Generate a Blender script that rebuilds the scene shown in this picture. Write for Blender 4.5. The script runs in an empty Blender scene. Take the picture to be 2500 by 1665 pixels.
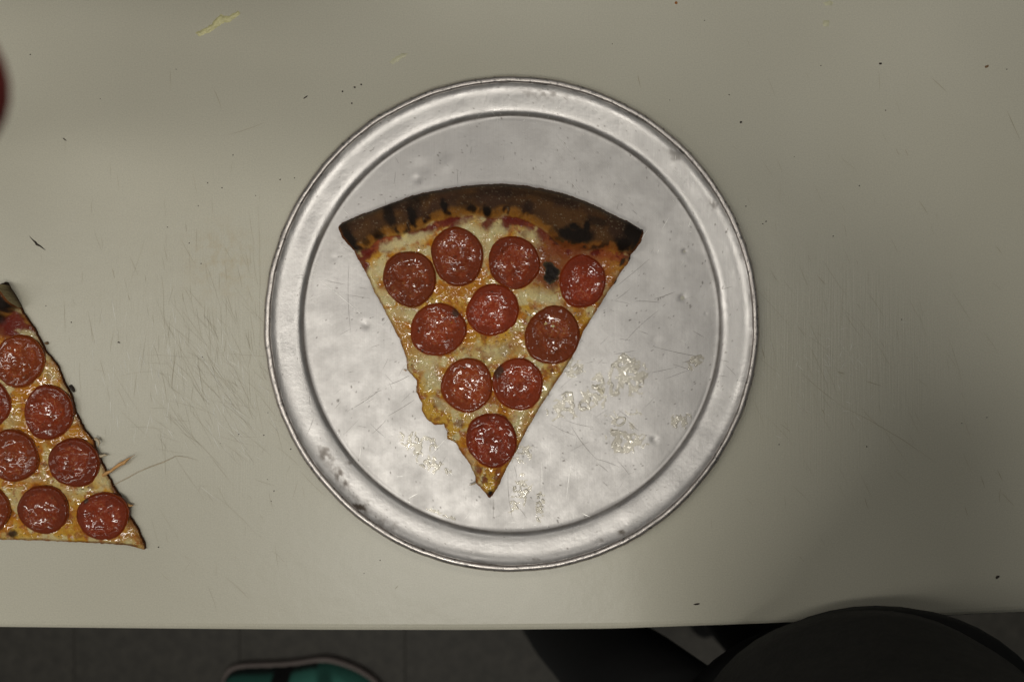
import bpy, math, random
import numpy as np
from mathutils import Vector

random.seed(7)
RNG = np.random.RandomState(11)
scene = bpy.context.scene
COL = scene.collection

# ------------------------------------------------------------------ camera, world, light
S = 0.00033            # metres per photo pixel on the board
H = 0.70               # camera height above the board
CX, CY = 1250.0, 832.5
cam = bpy.data.cameras.new('camera')
cam.sensor_width = 36.0
cam.lens = 36.0 * H / (2500 * S)
cam.clip_start = 0.01
cam.clip_end = 50
cam.dof.use_dof = True
cam.dof.focus_distance = 0.692
cam.dof.aperture_fstop = 4.0
camo = bpy.data.objects.new('camera', cam)
camo.location = (0, 0, H)
COL.objects.link(camo)
scene.camera = camo

world = bpy.data.worlds.new('World')
scene.world = world
world.use_nodes = True
bg = world.node_tree.nodes['Background']
bg.inputs[0].default_value = (0.92, 0.98, 1.0, 1)
bg.inputs[1].default_value = 0.028


def area(name, loc, target, sx, sy, power, col):
    l = bpy.data.lights.new(name, 'AREA')
    l.shape = 'RECTANGLE'
    l.size, l.size_y = sx, sy
    l.energy = power
    l.color = col
    o = bpy.data.objects.new(name, l)
    o.location = loc
    o.rotation_euler = (Vector(target) - Vector(loc)).to_track_quat('-Z', 'Y').to_euler()
    COL.objects.link(o)
    return o


# fluorescent ceiling fittings of the kitchen, with added fill lamps among them
area('ceiling_tube_or_fill', (-0.15, -0.68, 1.9), (0.0, -0.1, 0), 0.8, 0.20, 11.2, (1.0, 0.965, 0.895))
area('ceiling_tube_or_fill', (-0.98, -0.08, 1.8), (-0.70, -0.05, 0), 0.12, 0.9, 5.0, (1.0, 0.965, 0.89))
area('ceiling_tube_or_fill', (0.60, -0.14, 1.85), (0.50, 0.0, 0), 0.26, 0.7, 6.0, (1.0, 0.965, 0.89))
area('ceiling_tube_or_fill', (-2.1, -0.3, 1.8), (-0.3, 0.0, 0), 0.3, 1.2, 4.5, (1.0, 0.965, 0.89))  # added fill: brightens the left board without a hot spot on the pan
area('ceiling_tube_or_fill', (1.3, 0.9, 1.85), (0.5, 0.2, 0), 0.15, 1.0, 1.3, (1.0, 0.965, 0.89))  # added fill to lift the right and upper right of the board
area('ceiling_tube_or_fill', (0.2, 1.2, 1.9), (0.1, 0.4, 0), 1.6, 0.20, 3.6, (1.0, 0.965, 0.90))

scene.view_settings.view_transform = 'Standard'
scene.view_settings.look = 'None'
scene.view_settings.exposure = 0.0
scene.view_settings.gamma = 1.0
scene.render.engine = 'CYCLES'
scene.cycles.use_denoising = True
scene.cycles.max_bounces = 8
scene.cycles.sample_clamp_indirect = 4.0


# ------------------------------------------------------------------ helpers
def P(px, py, z=0.0):
    k = S * (H - z) / H
    return ((px - CX) * k, -(py - CY) * k, z)


TAB = RNG.rand(256, 256)


def vnoise(x, y, seed=0):
    x = x + seed * 17.31 + 1000
    y = y + seed * 9.77 + 1000
    xi = np.floor(x).astype(int)
    yi = np.floor(y).astype(int)
    fx, fy = x - xi, y - yi
    fx = fx * fx * fx * (fx * (fx * 6 - 15) + 10)
    fy = fy * fy * fy * (fy * (fy * 6 - 15) + 10)
    a = TAB[xi % 256, yi % 256]
    b = TAB[(xi + 1) % 256, yi % 256]
    c = TAB[xi % 256, (yi + 1) % 256]
    d = TAB[(xi + 1) % 256, (yi + 1) % 256]
    return (a * (1 - fx) + b * fx) * (1 - fy) + (c * (1 - fx) + d * fx) * fy


def fbm(x, y, size, octv=4, seed=0, gain=0.5):
    """noise in 0..1 with features of about `size`"""
    r, amp, tot = 0, 1.0, 0.0
    ca, sa = math.cos(0.6), math.sin(0.6)
    px_, py_ = x / size, y / size
    for o in range(octv):
        r = r + amp * vnoise(px_, py_, seed + o * 3)
        tot += amp
        amp *= gain
        px_, py_ = (px_ * ca - py_ * sa) * 2.03, (px_ * sa + py_ * ca) * 2.03
    return r / tot


def sstep(a, b, x):
    t = np.clip((x - a) / (b - a), 0, 1)
    return t * t * (3 - 2 * t)


def poly_sdf(X, Y, pts):
    """signed distance, negative inside"""
    d2 = np.full(X.shape, 1e18)
    ins = np.zeros(X.shape, bool)
    n = len(pts)
    for i in range(n):
        x0, y0 = pts[i]
        x1, y1 = pts[(i + 1) % n]
        ex, ey = x1 - x0, y1 - y0
        L = ex * ex + ey * ey + 1e-12
        t = np.clip(((X - x0) * ex + (Y - y0) * ey) / L, 0, 1)
        d2 = np.minimum(d2, (X - x0 - t * ex) ** 2 + (Y - y0 - t * ey) ** 2)
        if abs(ey) > 1e-9:
            c = ((y0 > Y) != (y1 > Y)) & (X < ex * (Y - y0) / ey + x0)
            ins ^= c
    d = np.sqrt(d2)
    return np.where(ins, -d, d)


def seg_dist(X, Y, pts):
    d2 = np.full(X.shape, 1e18)
    for (x0, y0), (x1, y1) in zip(pts[:-1], pts[1:]):
        ex, ey = x1 - x0, y1 - y0
        t = np.clip(((X - x0) * ex + (Y - y0) * ey) / (ex * ex + ey * ey + 1e-12), 0, 1)
        d2 = np.minimum(d2, (X - x0 - t * ex) ** 2 + (Y - y0 - t * ey) ** 2)
    return np.sqrt(d2)


def blob(X, Y, cx, cy, rx, ry, ang=0, soft=0.35, wob=0.25, seed=0):
    a = math.radians(ang)
    dx, dy = X - cx, Y - cy
    u = (dx * math.cos(a) + dy * math.sin(a)) / rx
    v = (-dx * math.sin(a) + dy * math.cos(a)) / ry
    r = np.sqrt(u * u + v * v) + wob * (fbm(X, Y, max(min(rx, ry), 6) * 0.8, 3, seed) - 0.5) * 2
    return 1 - sstep(1 - soft, 1 + soft, r)


def link(name, me, mat, parent=None, smooth=True):
    o = bpy.data.objects.new(name, me)
    COL.objects.link(o)
    if mat:
        me.materials.append(mat)
    if parent is not None:
        o.parent = parent
    if smooth:
        me.polygons.foreach_set('use_smooth', np.ones(len(me.polygons), bool))
    return o


def thing(name, label, cat, loc=(0, 0, 0), group=None):
    o = bpy.data.objects.new(name, None)
    o.empty_display_size = 0.02
    o.location = loc
    COL.objects.link(o)
    o['label'] = label
    o['category'] = cat
    if group:
        o['group'] = group
    return o


def tag(o, label, cat, group=None):
    o['label'] = label
    o['category'] = cat
    if group:
        o['group'] = group
    return o


def rgba_attr(me, cols, wet=None):
    a = me.color_attributes.new('Col', 'FLOAT_COLOR', 'POINT')
    c = np.ones((len(me.vertices), 4), np.float32)
    c[:, :3] = cols
    if wet is not None:
        c[:, 3] = wet
    a.data.foreach_set('color', c.ravel())


def mesh_np(name, V, F, cols=None, wet=None):
    me = bpy.data.meshes.new(name)
    me.from_pydata(V.tolist(), [], F if isinstance(F, list) else F.tolist())
    if cols is not None:
        rgba_attr(me, cols, wet)
    me.update()
    return me


def field(X, Y, sdf, step):
    """snap a grid to the zero line of sdf; returns X, Y, kept quads"""
    gx = np.gradient(sdf, step, axis=1)
    gy = np.gradient(sdf, step, axis=0)
    g = np.sqrt(gx * gx + gy * gy) + 1e-9
    near = np.abs(sdf) < step * 0.7
    X2 = np.where(near, X - gx / g * sdf, X)
    Y2 = np.where(near, Y - gy / g * sdf, Y)
    ok = sdf < step * 0.7
    h, w = X.shape
    idx = np.arange(h * w).reshape(h, w)
    q = np.stack([idx[:-1, :-1], idx[1:, :-1], idx[1:, 1:], idx[:-1, 1:]], -1).reshape(-1, 4)
    keep = ok.ravel()[q].all(1)
    return X2, Y2, q[keep]


def compact(V, F, *attrs):
    used = np.unique(F)
    m = np.full(len(V), -1)
    m[used] = np.arange(len(used))
    return [V[used], m[F]] + [a[used] if a is not None else None for a in attrs]


def skirt_edges(F):
    e = np.concatenate([F[:, [0, 1]], F[:, [1, 2]], F[:, [2, 3]], F[:, [3, 0]]])
    n = int(F.max()) + 1
    k = e[:, 0].astype(np.int64) * n + e[:, 1]
    r = e[:, 1].astype(np.int64) * n + e[:, 0]
    return e[~np.isin(k, r)]


# ------------------------------------------------------------------ materials
def new_mat(name):
    m = bpy.data.materials.new(name)
    m.use_nodes = True
    nt = m.node_tree
    return m, nt, nt.nodes['Principled BSDF']


def N(nt, typ, **kw):
    n = nt.nodes.new(typ)
    for k, v in kw.items():
        if k in n.inputs:
            n.inputs[k].default_value = v
        else:
            setattr(n, k, v)
    return n


def noise(nt, scale, detail=3, rough=0.5, vec=None, dist=0):
    n = N(nt, 'ShaderNodeTexNoise')
    n.inputs['Scale'].default_value = scale
    n.inputs['Detail'].default_value = detail
    n.inputs['Roughness'].default_value = rough
    n.inputs['Distortion'].default_value = dist
    if vec is None:
        tc = N(nt, 'ShaderNodeTexCoord')
        vec = tc.outputs['Object']
    nt.links.new(vec, n.inputs['Vector'])
    return n


def ramp(nt, fac, lo, hi, a=0.0, b=1.0):
    r = N(nt, 'ShaderNodeMapRange')
    r.inputs['From Min'].default_value = a
    r.inputs['From Max'].default_value = b
    r.inputs['To Min'].default_value = lo
    r.inputs['To Max'].default_value = hi
    nt.links.new(fac, r.inputs['Value'])
    return r.outputs['Result']


def mul_col(nt, col, fac):
    m = N(nt, 'ShaderNodeMix', data_type='RGBA', blend_type='MULTIPLY')
    m.inputs[0].default_value = 1
    nt.links.new(col, m.inputs[6])
    nt.links.new(fac, m.inputs[7])
    return m.outputs[2]


def bump(nt, h, dist, strength=1.0, prev=None):
    b = N(nt, 'ShaderNodeBump')
    b.inputs['Strength'].default_value = strength
    b.inputs['Distance'].default_value = dist
    nt.links.new(h, b.inputs['Height'])
    if prev is not None:
        nt.links.new(prev, b.inputs['Normal'])
    return b.outputs['Normal']


def food_mat(name, rlo, rhi, b1, b2, coat=0.0, sss=0.0, s1=330, s2=1100):
    m, nt, p = new_mat(name)
    at = N(nt, 'ShaderNodeAttribute')
    at.attribute_name = 'Col'
    n1 = noise(nt, s1, 4, 0.6)
    n2 = noise(nt, s2, 3, 0.6)
    c = mul_col(nt, at.outputs['Color'], ramp(nt, n2.outputs['Fac'], 0.84, 1.18, 0.25, 0.75))
    nt.links.new(c, p.inputs['Base Color'])
    r = N(nt, 'ShaderNodeMapRange')
    r.inputs['To Min'].default_value = rhi
    r.inputs['To Max'].default_value = rlo
    nt.links.new(at.outputs['Alpha'], r.inputs['Value'])
    nt.links.new(r.outputs['Result'], p.inputs['Roughness'])
    p.inputs['Specular IOR Level'].default_value = 0.2
    nrm = bump(nt, n1.outputs['Fac'], b1)
    nrm = bump(nt, n2.outputs['Fac'], b2, 1.0, nrm)
    nt.links.new(nrm, p.inputs['Normal'])
    if coat:
        mm = N(nt, 'ShaderNodeMath', operation='MULTIPLY')
        mm.inputs[1].default_value = coat
        nt.links.new(at.outputs['Alpha'], mm.inputs[0])
        nt.links.new(mm.outputs[0], p.inputs['Coat Weight'])
        p.inputs['Coat Roughness'].default_value = 0.07
        p.inputs['Coat IOR'].default_value = 1.7
        nt.links.new(bump(nt, noise(nt, 260, 1, 0.5).outputs['Fac'], 0.00022), p.inputs['Coat Normal'])
    if sss:
        p.inputs['Subsurface Weight'].default_value = sss
        p.inputs['Subsurface Scale'].default_value = 0.003
        p.inputs['Subsurface Radius'].default_value = (1.0, 0.6, 0.25)
    return m


M_CHEESE = food_mat('melted_cheese', 0.30, 0.5, 0.0010, 0.0004, coat=1.0, sss=0.12)
M_CRUST = food_mat('baked_crust', 0.45, 0.8, 0.0010, 0.0004)
M_DOUGH = food_mat('cut_dough', 0.6, 0.85, 0.0030, 0.0008)
M_PEP = food_mat('pepperoni_meat', 0.35, 0.5, 0.0009, 0.0004, coat=1.0, s1=420, s2=1100)

# board plastic
M_BOARD, nt, p = new_mat('board_plastic')
tc = N(nt, 'ShaderNodeTexCoord')
big = noise(nt, 5, 3, 0.5)
fine = noise(nt, 900, 2, 0.5)
mx = N(nt, 'ShaderNodeMix', data_type='RGBA')
mx.inputs[6].default_value = (0.545, 0.522, 0.420, 1)
mx.inputs[7].default_value = (0.590, 0.568, 0.465, 1)
nt.links.new(ramp(nt, big.outputs['Fac'], 0, 1, 0.3, 0.7), mx.inputs[0])
c = mul_col(nt, mx.outputs[2], ramp(nt, fine.outputs['Fac'], 0.93, 1.07, 0.3, 0.7))
# faint tan knife stains, stretched along two directions, only where the board is worn
def stretched(angle, sx, sy, seed):
    mp = N(nt, 'ShaderNodeMapping')
    mp.inputs['Rotation'].default_value = (0, 0, math.radians(angle))
    mp.inputs['Scale'].default_value = (sx, sy, 1)
    mp.inputs['Location'].default_value = (seed, seed * 2, 0)
    nt.links.new(tc.outputs['Object'], mp.inputs['Vector'])
    return noise(nt, 1, 3, 0.55, mp.outputs['Vector']).outputs['Fac']
s1 = stretched(8, 900, 22, 3.1)
s2 = stretched(38, 700, 20, 7.7)
def worn(cx, cy, r):
    x, y, _ = P(cx, cy)
    vd = N(nt, 'ShaderNodeVectorMath', operation='DISTANCE')
    vd.inputs[1].default_value = (x, y, 0)
    nt.links.new(tc.outputs['Object'], vd.inputs[0])
    rr = N(nt, 'ShaderNodeMapRange', interpolation_type='SMOOTHSTEP')
    rr.inputs['From Min'].default_value = 0
    rr.inputs['From Max'].default_value = r * S
    rr.inputs['To Min'].default_value = 1
    rr.inputs['To Max'].default_value = 0
    nt.links.new(vd.outputs['Value'], rr.inputs['Value'])
    return rr.outputs['Result']
wa = N(nt, 'ShaderNodeMath', operation='MAXIMUM')
nt.links.new(worn(520, 860, 520), wa.inputs[0])
nt.links.new(worn(2050, 930, 430), wa.inputs[1])
def streak_amt(src, lo, hi):
    m = N(nt, 'ShaderNodeMath', operation='MULTIPLY')
    nt.links.new(ramp(nt, src, 0, 1, lo, hi), m.inputs[0])
    nt.links.new(wa.outputs[0], m.inputs[1])
    return m.outputs[0]
for src, amt in ((s1, 0.10), (s2, 0.10)):
    mm = N(nt, 'ShaderNodeMath', operation='MULTIPLY')
    mm.inputs[1].default_value = amt
    nt.links.new(streak_amt(src, 0.55, 0.75), mm.inputs[0])
    mc = N(nt, 'ShaderNodeMix', data_type='RGBA')
    mc.inputs[7].default_value = (0.34, 0.27, 0.15, 1)
    nt.links.new(mm.outputs[0], mc.inputs[0])
    nt.links.new(c, mc.inputs[6])
    c = mc.outputs[2]
# tan stain patch
st = N(nt, 'ShaderNodeMath', operation='MULTIPLY')
nt.links.new(worn(545, 640, 150), st.inputs[0])
nt.links.new(ramp(nt, noise(nt, 90, 4, 0.65).outputs['Fac'], 0, 0.55, 0.45, 0.75), st.inputs[1])
mc = N(nt, 'ShaderNodeMix', data_type='RGBA')
mc.inputs[7].default_value = (0.45, 0.34, 0.16, 1)
nt.links.new(st.outputs[0], mc.inputs[0])
nt.links.new(c, mc.inputs[6])
nt.links.new(mc.outputs[2], p.inputs['Base Color'])
p.inputs['Roughness'].default_value = 0.33
p.inputs['Specular IOR Level'].default_value = 0.42
nrm = bump(nt, noise(nt, 60, 3, 0.6).outputs['Fac'], 0.00022)
b1_ = bump(nt, streak_amt(s1, 0.3, 0.8), 0.00012, 1, nrm)
b2_ = bump(nt, streak_amt(s2, 0.3, 0.8), 0.00015, 1, b1_)
nt.links.new(b2_, p.inputs['Normal'])


def simple(name, col, rough=0.6, metal=0.0, var=0.15, sc=120, bmp=0.0):
    m, nt, p = new_mat(name)
    n = noise(nt, sc, 4, 0.6)
    rgb = N(nt, 'ShaderNodeRGB')
    rgb.outputs[0].default_value = (*col, 1)
    nt.links.new(mul_col(nt, rgb.outputs[0], ramp(nt, n.outputs['Fac'], 1 - var, 1 + var, 0.3, 0.7)),
                 p.inputs['Base Color'])
    p.inputs['Roughness'].default_value = rough
    p.inputs['Metallic'].default_value = metal
    if bmp:
        nt.links.new(bump(nt, n.outputs['Fac'], bmp), p.inputs['Normal'])
    return m


# aluminium
M_PAN, nt, p = new_mat('worn_aluminium')
at = N(nt, 'ShaderNodeAttribute')
at.attribute_name = 'Col'
tc = N(nt, 'ShaderNodeTexCoord')
n0 = noise(nt, 22, 5, 0.6)
c = mul_col(nt, at.outputs['Color'], ramp(nt, n0.outputs['Fac'], 0.94, 1.04, 0.3, 0.7))
s1 = stretched(11, 1100, 26, 1.3)
s2 = stretched(-34, 900, 24, 5.3)
c = mul_col(nt, c, ramp(nt, s1, 0.985, 1.015, 0.3, 0.7))
c = mul_col(nt, c, ramp(nt, s2, 0.975, 1.025, 0.3, 0.7))
nt.links.new(c, p.inputs['Base Color'])
p.inputs['Metallic'].default_value = 0.93
rr = N(nt, 'ShaderNodeMath', operation='MULTIPLY')
nt.links.new(at.outputs['Alpha'], rr.inputs[0])
nt.links.new(ramp(nt, noise(nt, 45, 5, 0.65).outputs['Fac'], 0.88, 1.15, 0.3, 0.7), rr.inputs[1])
nt.links.new(rr.outputs[0], p.inputs['Roughness'])
nrm = bump(nt, s1, 0.00002)
nrm = bump(nt, s2, 0.00003, 1, nrm)
nrm = bump(nt, noise(nt, 260, 3, 0.6).outputs['Fac'], 0.00015, 1, nrm)
nt.links.new(nrm, p.inputs['Normal'])

# grease film
M_GREASE = bpy.data.materials.new('clear_grease')
M_GREASE.use_nodes = True
nt = M_GREASE.node_tree
for n in list(nt.nodes):
    nt.nodes.remove(n)
out = N(nt, 'ShaderNodeOutputMaterial')
tr = N(nt, 'ShaderNodeBsdfTransparent')
tr.inputs[0].default_value = (0.985, 0.975, 0.925, 1)
gl = N(nt, 'ShaderNodeBsdfGlossy')
gl.inputs['Color'].default_value = (1, 0.98, 0.93, 1)
gl.inputs['Roughness'].default_value = 0.07
nrm = bump(nt, noise(nt, 220, 1, 0.5).outputs['Fac'], 0.0001)
nt.links.new(nrm, gl.inputs['Normal'])
fr = N(nt, 'ShaderNodeFresnel')
fr.inputs['IOR'].default_value = 1.6
ad = N(nt, 'ShaderNodeMath', operation='ADD')
ad.inputs[1].default_value = 0.0
nt.links.new(fr.outputs[0], ad.inputs[0])
ms = N(nt, 'ShaderNodeMixShader')
nt.links.new(ad.outputs[0], ms.inputs[0])
nt.links.new(tr.outputs[0], ms.inputs[1])
nt.links.new(gl.outputs[0], ms.inputs[2])
nt.links.new(ms.outputs[0], out.inputs[0])

M_SCRD = simple('dark_scratch', (0.33, 0.31, 0.29), 0.5, 0.6)
M_SCRL = simple('bright_scratch', (0.95, 0.93, 0.88), 0.35, 0.3)
M_SCRT = simple('tan_scratch', (0.41, 0.365, 0.26), 0.6)
M_SCRP = simple('pale_scratch', (0.74, 0.73, 0.66), 0.35)
M_CHAR = simple('burnt_crumb', (0.035, 0.025, 0.018), 0.7, bmp=0.001)
M_CRUMB = simple('brown_crumb', (0.22, 0.13, 0.06), 0.7)
M_ORANGE = simple('orange_crumb', (0.45, 0.16, 0.03), 0.5)
M_SMEAR = simple('cheese_smear', (0.66, 0.62, 0.33), 0.4, bmp=0.001, sc=200)
M_STRAND = simple('cheese_strand', (0.66, 0.36, 0.13), 0.4, bmp=0.001, sc=300)
M_STRAND2 = simple('thin_cheese_strand', (0.60, 0.49, 0.33), 0.4)
M_FLOOR = simple('vinyl_tile', (0.056, 0.051, 0.041), 0.6, var=0.3, sc=40)
M_GROUT = simple('floor_subfloor', (0.047, 0.043, 0.035), 0.8)
M_SHIRT = simple('charcoal_shirt', (0.0070, 0.0066, 0.0058), 0.9, var=0.35, sc=35, bmp=0.003)
M_BLACK = simple('black_cloth', (0.004, 0.004, 0.004), 0.9)
M_RED = simple('red_cloth', (0.34, 0.035, 0.03), 0.9)
M_SKIN = simple('skin', (0.45, 0.26, 0.18), 0.5)
M_HAIR = simple('dark_hair', (0.03, 0.02, 0.015), 0.6)
M_SOLE = simple('sneaker_sole', (0.20, 0.165, 0.15), 0.7)
M_TEAL = food_mat('sneaker_fabric', 0.7, 0.85, 0.0004, 0.0002)


# ------------------------------------------------------------------ the floor, tile by tile
FZ = -0.90
floor = bpy.data.objects.new('floor', bpy.data.meshes.new('floor'))
V = np.array([(-4, -4, FZ - 0.006), (4, -4, FZ - 0.006), (4, 4, FZ - 0.006), (-4, 4, FZ - 0.006)], float)
floor.data.from_pydata(V.tolist(), [], [(0, 1, 2, 3)])
floor.data.materials.append(M_GROUT)
floor['kind'] = 'structure'
COL.objects.link(floor)
T = 0.3048
g = 0.0004
tx0 = P(585, 0, FZ)[0]
ty0 = P(0, 1540, FZ)[1] + 0.11
tv = []
b = 0.0005
for (a_, z_) in ((T / 2 - g, FZ - 0.005), (T / 2 - g, FZ - b), (T / 2 - g - b, FZ)):
    tv += [(-a_, -a_, z_ - FZ), (a_, -a_, z_ - FZ), (a_, a_, z_ - FZ), (-a_, a_, z_ - FZ)]
tf = [(8, 9, 10, 11)]
for r_ in (0, 4):
    for i in range(4):
        j = (i + 1) % 4
        tf.append((r_ + i, r_ + j, r_ + 4 + j, r_ + 4 + i))
tile_me = bpy.data.meshes.new('tile')
tile_me.from_pydata(tv, [], tf)
tile_me.materials.append(M_FLOOR)
for i in range(-7, 8):
    for j in range(-5, 4):
        o = bpy.data.objects.new('tile', tile_me)
        o.location = (tx0 + (i + 0.5) * T, ty0 + (j + 0.5) * T, FZ)
        COL.objects.link(o)
        o.parent = floor

# ------------------------------------------------------------------ the white board
edge_px = [(-900, 1519), (-400, 1527), (0, 1534), (400, 1538), (800, 1541), (1150, 1541.5), (1500, 1538),
           (1850, 1526), (2200, 1511), (2500, 1497), (3000, 1470), (3500, 1440)]
ex = np.linspace(-900, 3500, 90)
ey = np.interp(ex, [q[0] for q in edge_px], [q[1] for q in edge_px])
front = [P(a_, b_, 0) for a_, b_ in zip(ex, ey)]
ytop = 0.62
prof = [(0.006, 0.0), (0.0035, -0.0004), (0.0012, -0.0016), (0.0, -0.004), (0.0, -0.0165), (0.0015, -0.019)]
V, F = [], []
rows = []
for (dy, z_) in [(None, 0.0)] + prof + [(None, -0.019)]:
    row = []
    for q in front:
        if dy is None:
            row.append(len(V)); V.append((q[0], ytop, z_))
        else:
            row.append(len(V)); V.append((q[0], q[1] + dy, z_))
    rows.append(row)
for r0, r1 in zip(rows[:-1], rows[1:]):
    for i in range(len(front) - 1):
        F.append((r0[i], r1[i], r1[i + 1], r0[i + 1]))
nb = len(rows)
F.append([rows[k][0] for k in range(nb)][::-1])
F.append([rows[k][-1] for k in range(nb)])
for i in range(len(front) - 1):
    F.append((rows[0][i], rows[0][i + 1], rows[-1][i + 1], rows[-1][i]))
board = thing('cutting_board', 'large scratched white plastic cutting board under the round pan and both pizza slices', 'cutting board')
me = bpy.data.meshes.new('board_slab')
me.from_pydata(V, [], F)
link('board_slab', me, M_BOARD, board)
for pl in me.polygons:
    pl.use_smooth = False
# the table carrying it
tb = thing('table', 'plain work table standing on the floor beneath the white cutting board', 'table', (0, 0.2, FZ))
M_STEEL = simple('table_steel', (0.35, 0.35, 0.34), 0.4, 0.8)


def box(name, x0, x1, y0, y1, z0, z1, mat, parent=None):
    V = [(x0, y0, z0), (x1, y0, z0), (x1, y1, z0), (x0, y1, z0), (x0, y0, z1), (x1, y0, z1), (x1, y1, z1), (x0, y1, z1)]
    F = [(0, 3, 2, 1), (4, 5, 6, 7), (0, 1, 5, 4), (1, 2, 6, 5), (2, 3, 7, 6), (3, 0, 4, 7)]
    me = bpy.data.meshes.new(name)
    me.from_pydata(V, [], F)
    o = link(name, me, mat, parent, smooth=False)
    if parent is not None:
        o.matrix_parent_inverse = parent.matrix_world.inverted()
    return o


bpy.context.view_layer.update()
box('table_top', -0.75, 0.78, -0.19, 0.62, -0.06, -0.0195, M_STEEL, tb)
for lx in (-0.72, 0.72):
    for ly in (-0.12, 0.58):
        box('leg', lx - 0.02, lx + 0.02, ly - 0.02, ly + 0.02, FZ, -0.061, M_STEEL, tb)


# ------------------------------------------------------------------ scratches as thin strips
def strips(name, lines, z, mat, parent, jitter=True):
    """lines: (x0, y0, x1, y1, width_px); each a slim lens-shaped sliver lying on the surface"""
    V, F = [], []
    for (x0, y0, x1, y1, w) in lines:
        zz = z(x0, y0) if callable(z) else z
        L = math.hypot(x1 - x0, y1 - y0) + 1e-6
        nx, ny = -(y1 - y0) / L, (x1 - x0) / L
        bend = random.uniform(-0.03, 0.03) * L
        b0 = len(V)
        ts = (0, 0.3, 0.65, 1)
        for t in ts:
            ww = w * 0.5 * (0.15 if t in (0, 1) else random.uniform(0.7, 1.1))
            cx = x0 + (x1 - x0) * t + nx * bend * math.sin(math.pi * t)
            cy = y0 + (y1 - y0) * t + ny * bend * math.sin(math.pi * t)
            V.append(P(cx + nx * ww, cy + ny * ww, zz))
            V.append(P(cx - nx * ww, cy - ny * ww, zz))
        for i in range(3):
            a_ = b0 + 2 * i
            F.append((a_, a_ + 1, a_ + 3, a_ + 2))
    me = bpy.data.meshes.new(name)
    me.from_pydata(V, [], F)
    o = link(name, me, mat, parent, smooth=False)
    o['kind'] = 'stuff'
    return o


def family(n, cx, cy, sx, sy, ang, dang, l0, l1, w0, w1):
    r = []
    for _ in range(n):
        x, y = random.gauss(cx, sx), random.gauss(cy, sy)
        a_ = math.radians(random.gauss(ang, dang))
        L = random.uniform(l0, l1) * random.uniform(0.4, 1)
        r.append((x - math.cos(a_) * L / 2, y - math.sin(a_) * L / 2, x + math.cos(a_) * L / 2,
                  y + math.sin(a_) * L / 2, random.uniform(w0, w1)))
    return [q for q in r if q[1] < 1500 and q[3] < 1500]


tan = (family(150, 480, 780, 170, 170, 82, 10, 30, 130, 0.35, 0.8)
       + family(120, 540, 950, 90, 120, 52, 10, 40, 190, 0.35, 0.8)
       + family(22, 500, 980, 150, 60, 10, 8, 60, 200, 0.4, 0.8)
       + family(70, 2060, 930, 160, 150, 55, 14, 30, 150, 0.35, 0.8)
       + family(40, 2000, 560, 220, 200, 70, 14, 20, 70, 0.35, 0.8)
       + family(40, 480, 1250, 250, 110, 70, 25, 20, 90, 0.3, 0.7))
tan += [(2273, 190, 2312, 226, 1.6), (2459, 272, 2492, 345, 1.5), (2244, 490, 2266, 524, 1.5),
        (1995, 672, 2016, 695, 1.4), (1557, 183, 1564, 215, 2.0), (2394, 1162, 2404, 1190, 1.8),
        (2434, 1146, 2447, 1174, 2.0), (2443, 1190, 2440, 1226, 1.4), (2445, 1202, 2478, 1236, 1.4),
        (2111, 1215, 2120, 1242, 1.6), (2006, 998, 2014, 1012, 2.2), (2045, 908, 2063, 913, 2.0),
        (1861, 850, 1867, 877, 2.2), (2114, 930, 2152, 942, 2.6), (2045, 986, 2285, 1129, 1.5),
        (1904, 1034, 1933, 1057, 1.4), (2356, 1236, 2363, 1259, 1.6), (1956, 910, 2046, 985, 1.4),
        (964, 1438, 972, 1429, 1.6), (274, 656, 280, 680, 1.6), (312, 718, 318, 735, 1.5),
        (520, 215, 541, 268, 1.2), (556, 330, 650, 298, 1.0), (630, 500, 632, 800, 0.9),
        (2187, 362, 2196, 380, 1.4), (2210, 365, 2218, 383, 1.4), (2430, 600, 2446, 620, 1.4)]
strips('knife_scratches', tan, 0.00012, M_SCRT, board)
pale = (family(120, 430, 900, 110, 90, 80, 12, 20, 80, 0.5, 1.3)
        + family(60, 560, 960, 60, 80, 50, 12, 20, 90, 0.5, 1.2)
        + family(80, 2020, 920, 90, 60, 55, 30, 10, 40, 0.5, 1.4))
strips('pale_scratches', pale, 0.0001, M_SCRP, board)

# ------------------------------------------------------------------ crumbs and smears on the board
def lump(name, px, py, rx, ry, ang, h, mat, z0=0.0, seed=0, n=9):
    """small uneven crumb"""
    rnd = random.Random(seed)
    k = S * (H - z0) / H
    ca, sa = math.cos(math.radians(ang)), math.sin(math.radians(ang))
    V = []
    for ri, (rr, zz) in enumerate(((1.0, 0.0), (0.9, 0.5), (0.45, 0.95))):
        for i in range(n):
            t = 2 * math.pi * i / n
            q = rr * rnd.uniform(0.75, 1.15)
            u, v = math.cos(t) * rx * q * k, math.sin(t) * ry * q * k
            V.append((u * ca - v * sa, -(u * sa + v * ca), zz * h * rnd.uniform(0.8, 1.1)))
    V.append((0, 0, h))
    F = []
    for r_ in range(2):
        for i in range(n):
            j = (i + 1) % n
            F.append((r_ * n + i, (r_ + 1) * n + i, (r_ + 1) * n + j, r_ * n + j))
    for i in range(n):
        F.append((2 * n + i, 3 * n, 2 * n + (i + 1) % n))
    me = bpy.data.meshes.new(name)
    me.from_pydata(V, [], F)
    o = link(name, me, mat, None)
    x, y, _ = P(px, py, z0)
    o.location = (x, y, z0)
    return o


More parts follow.
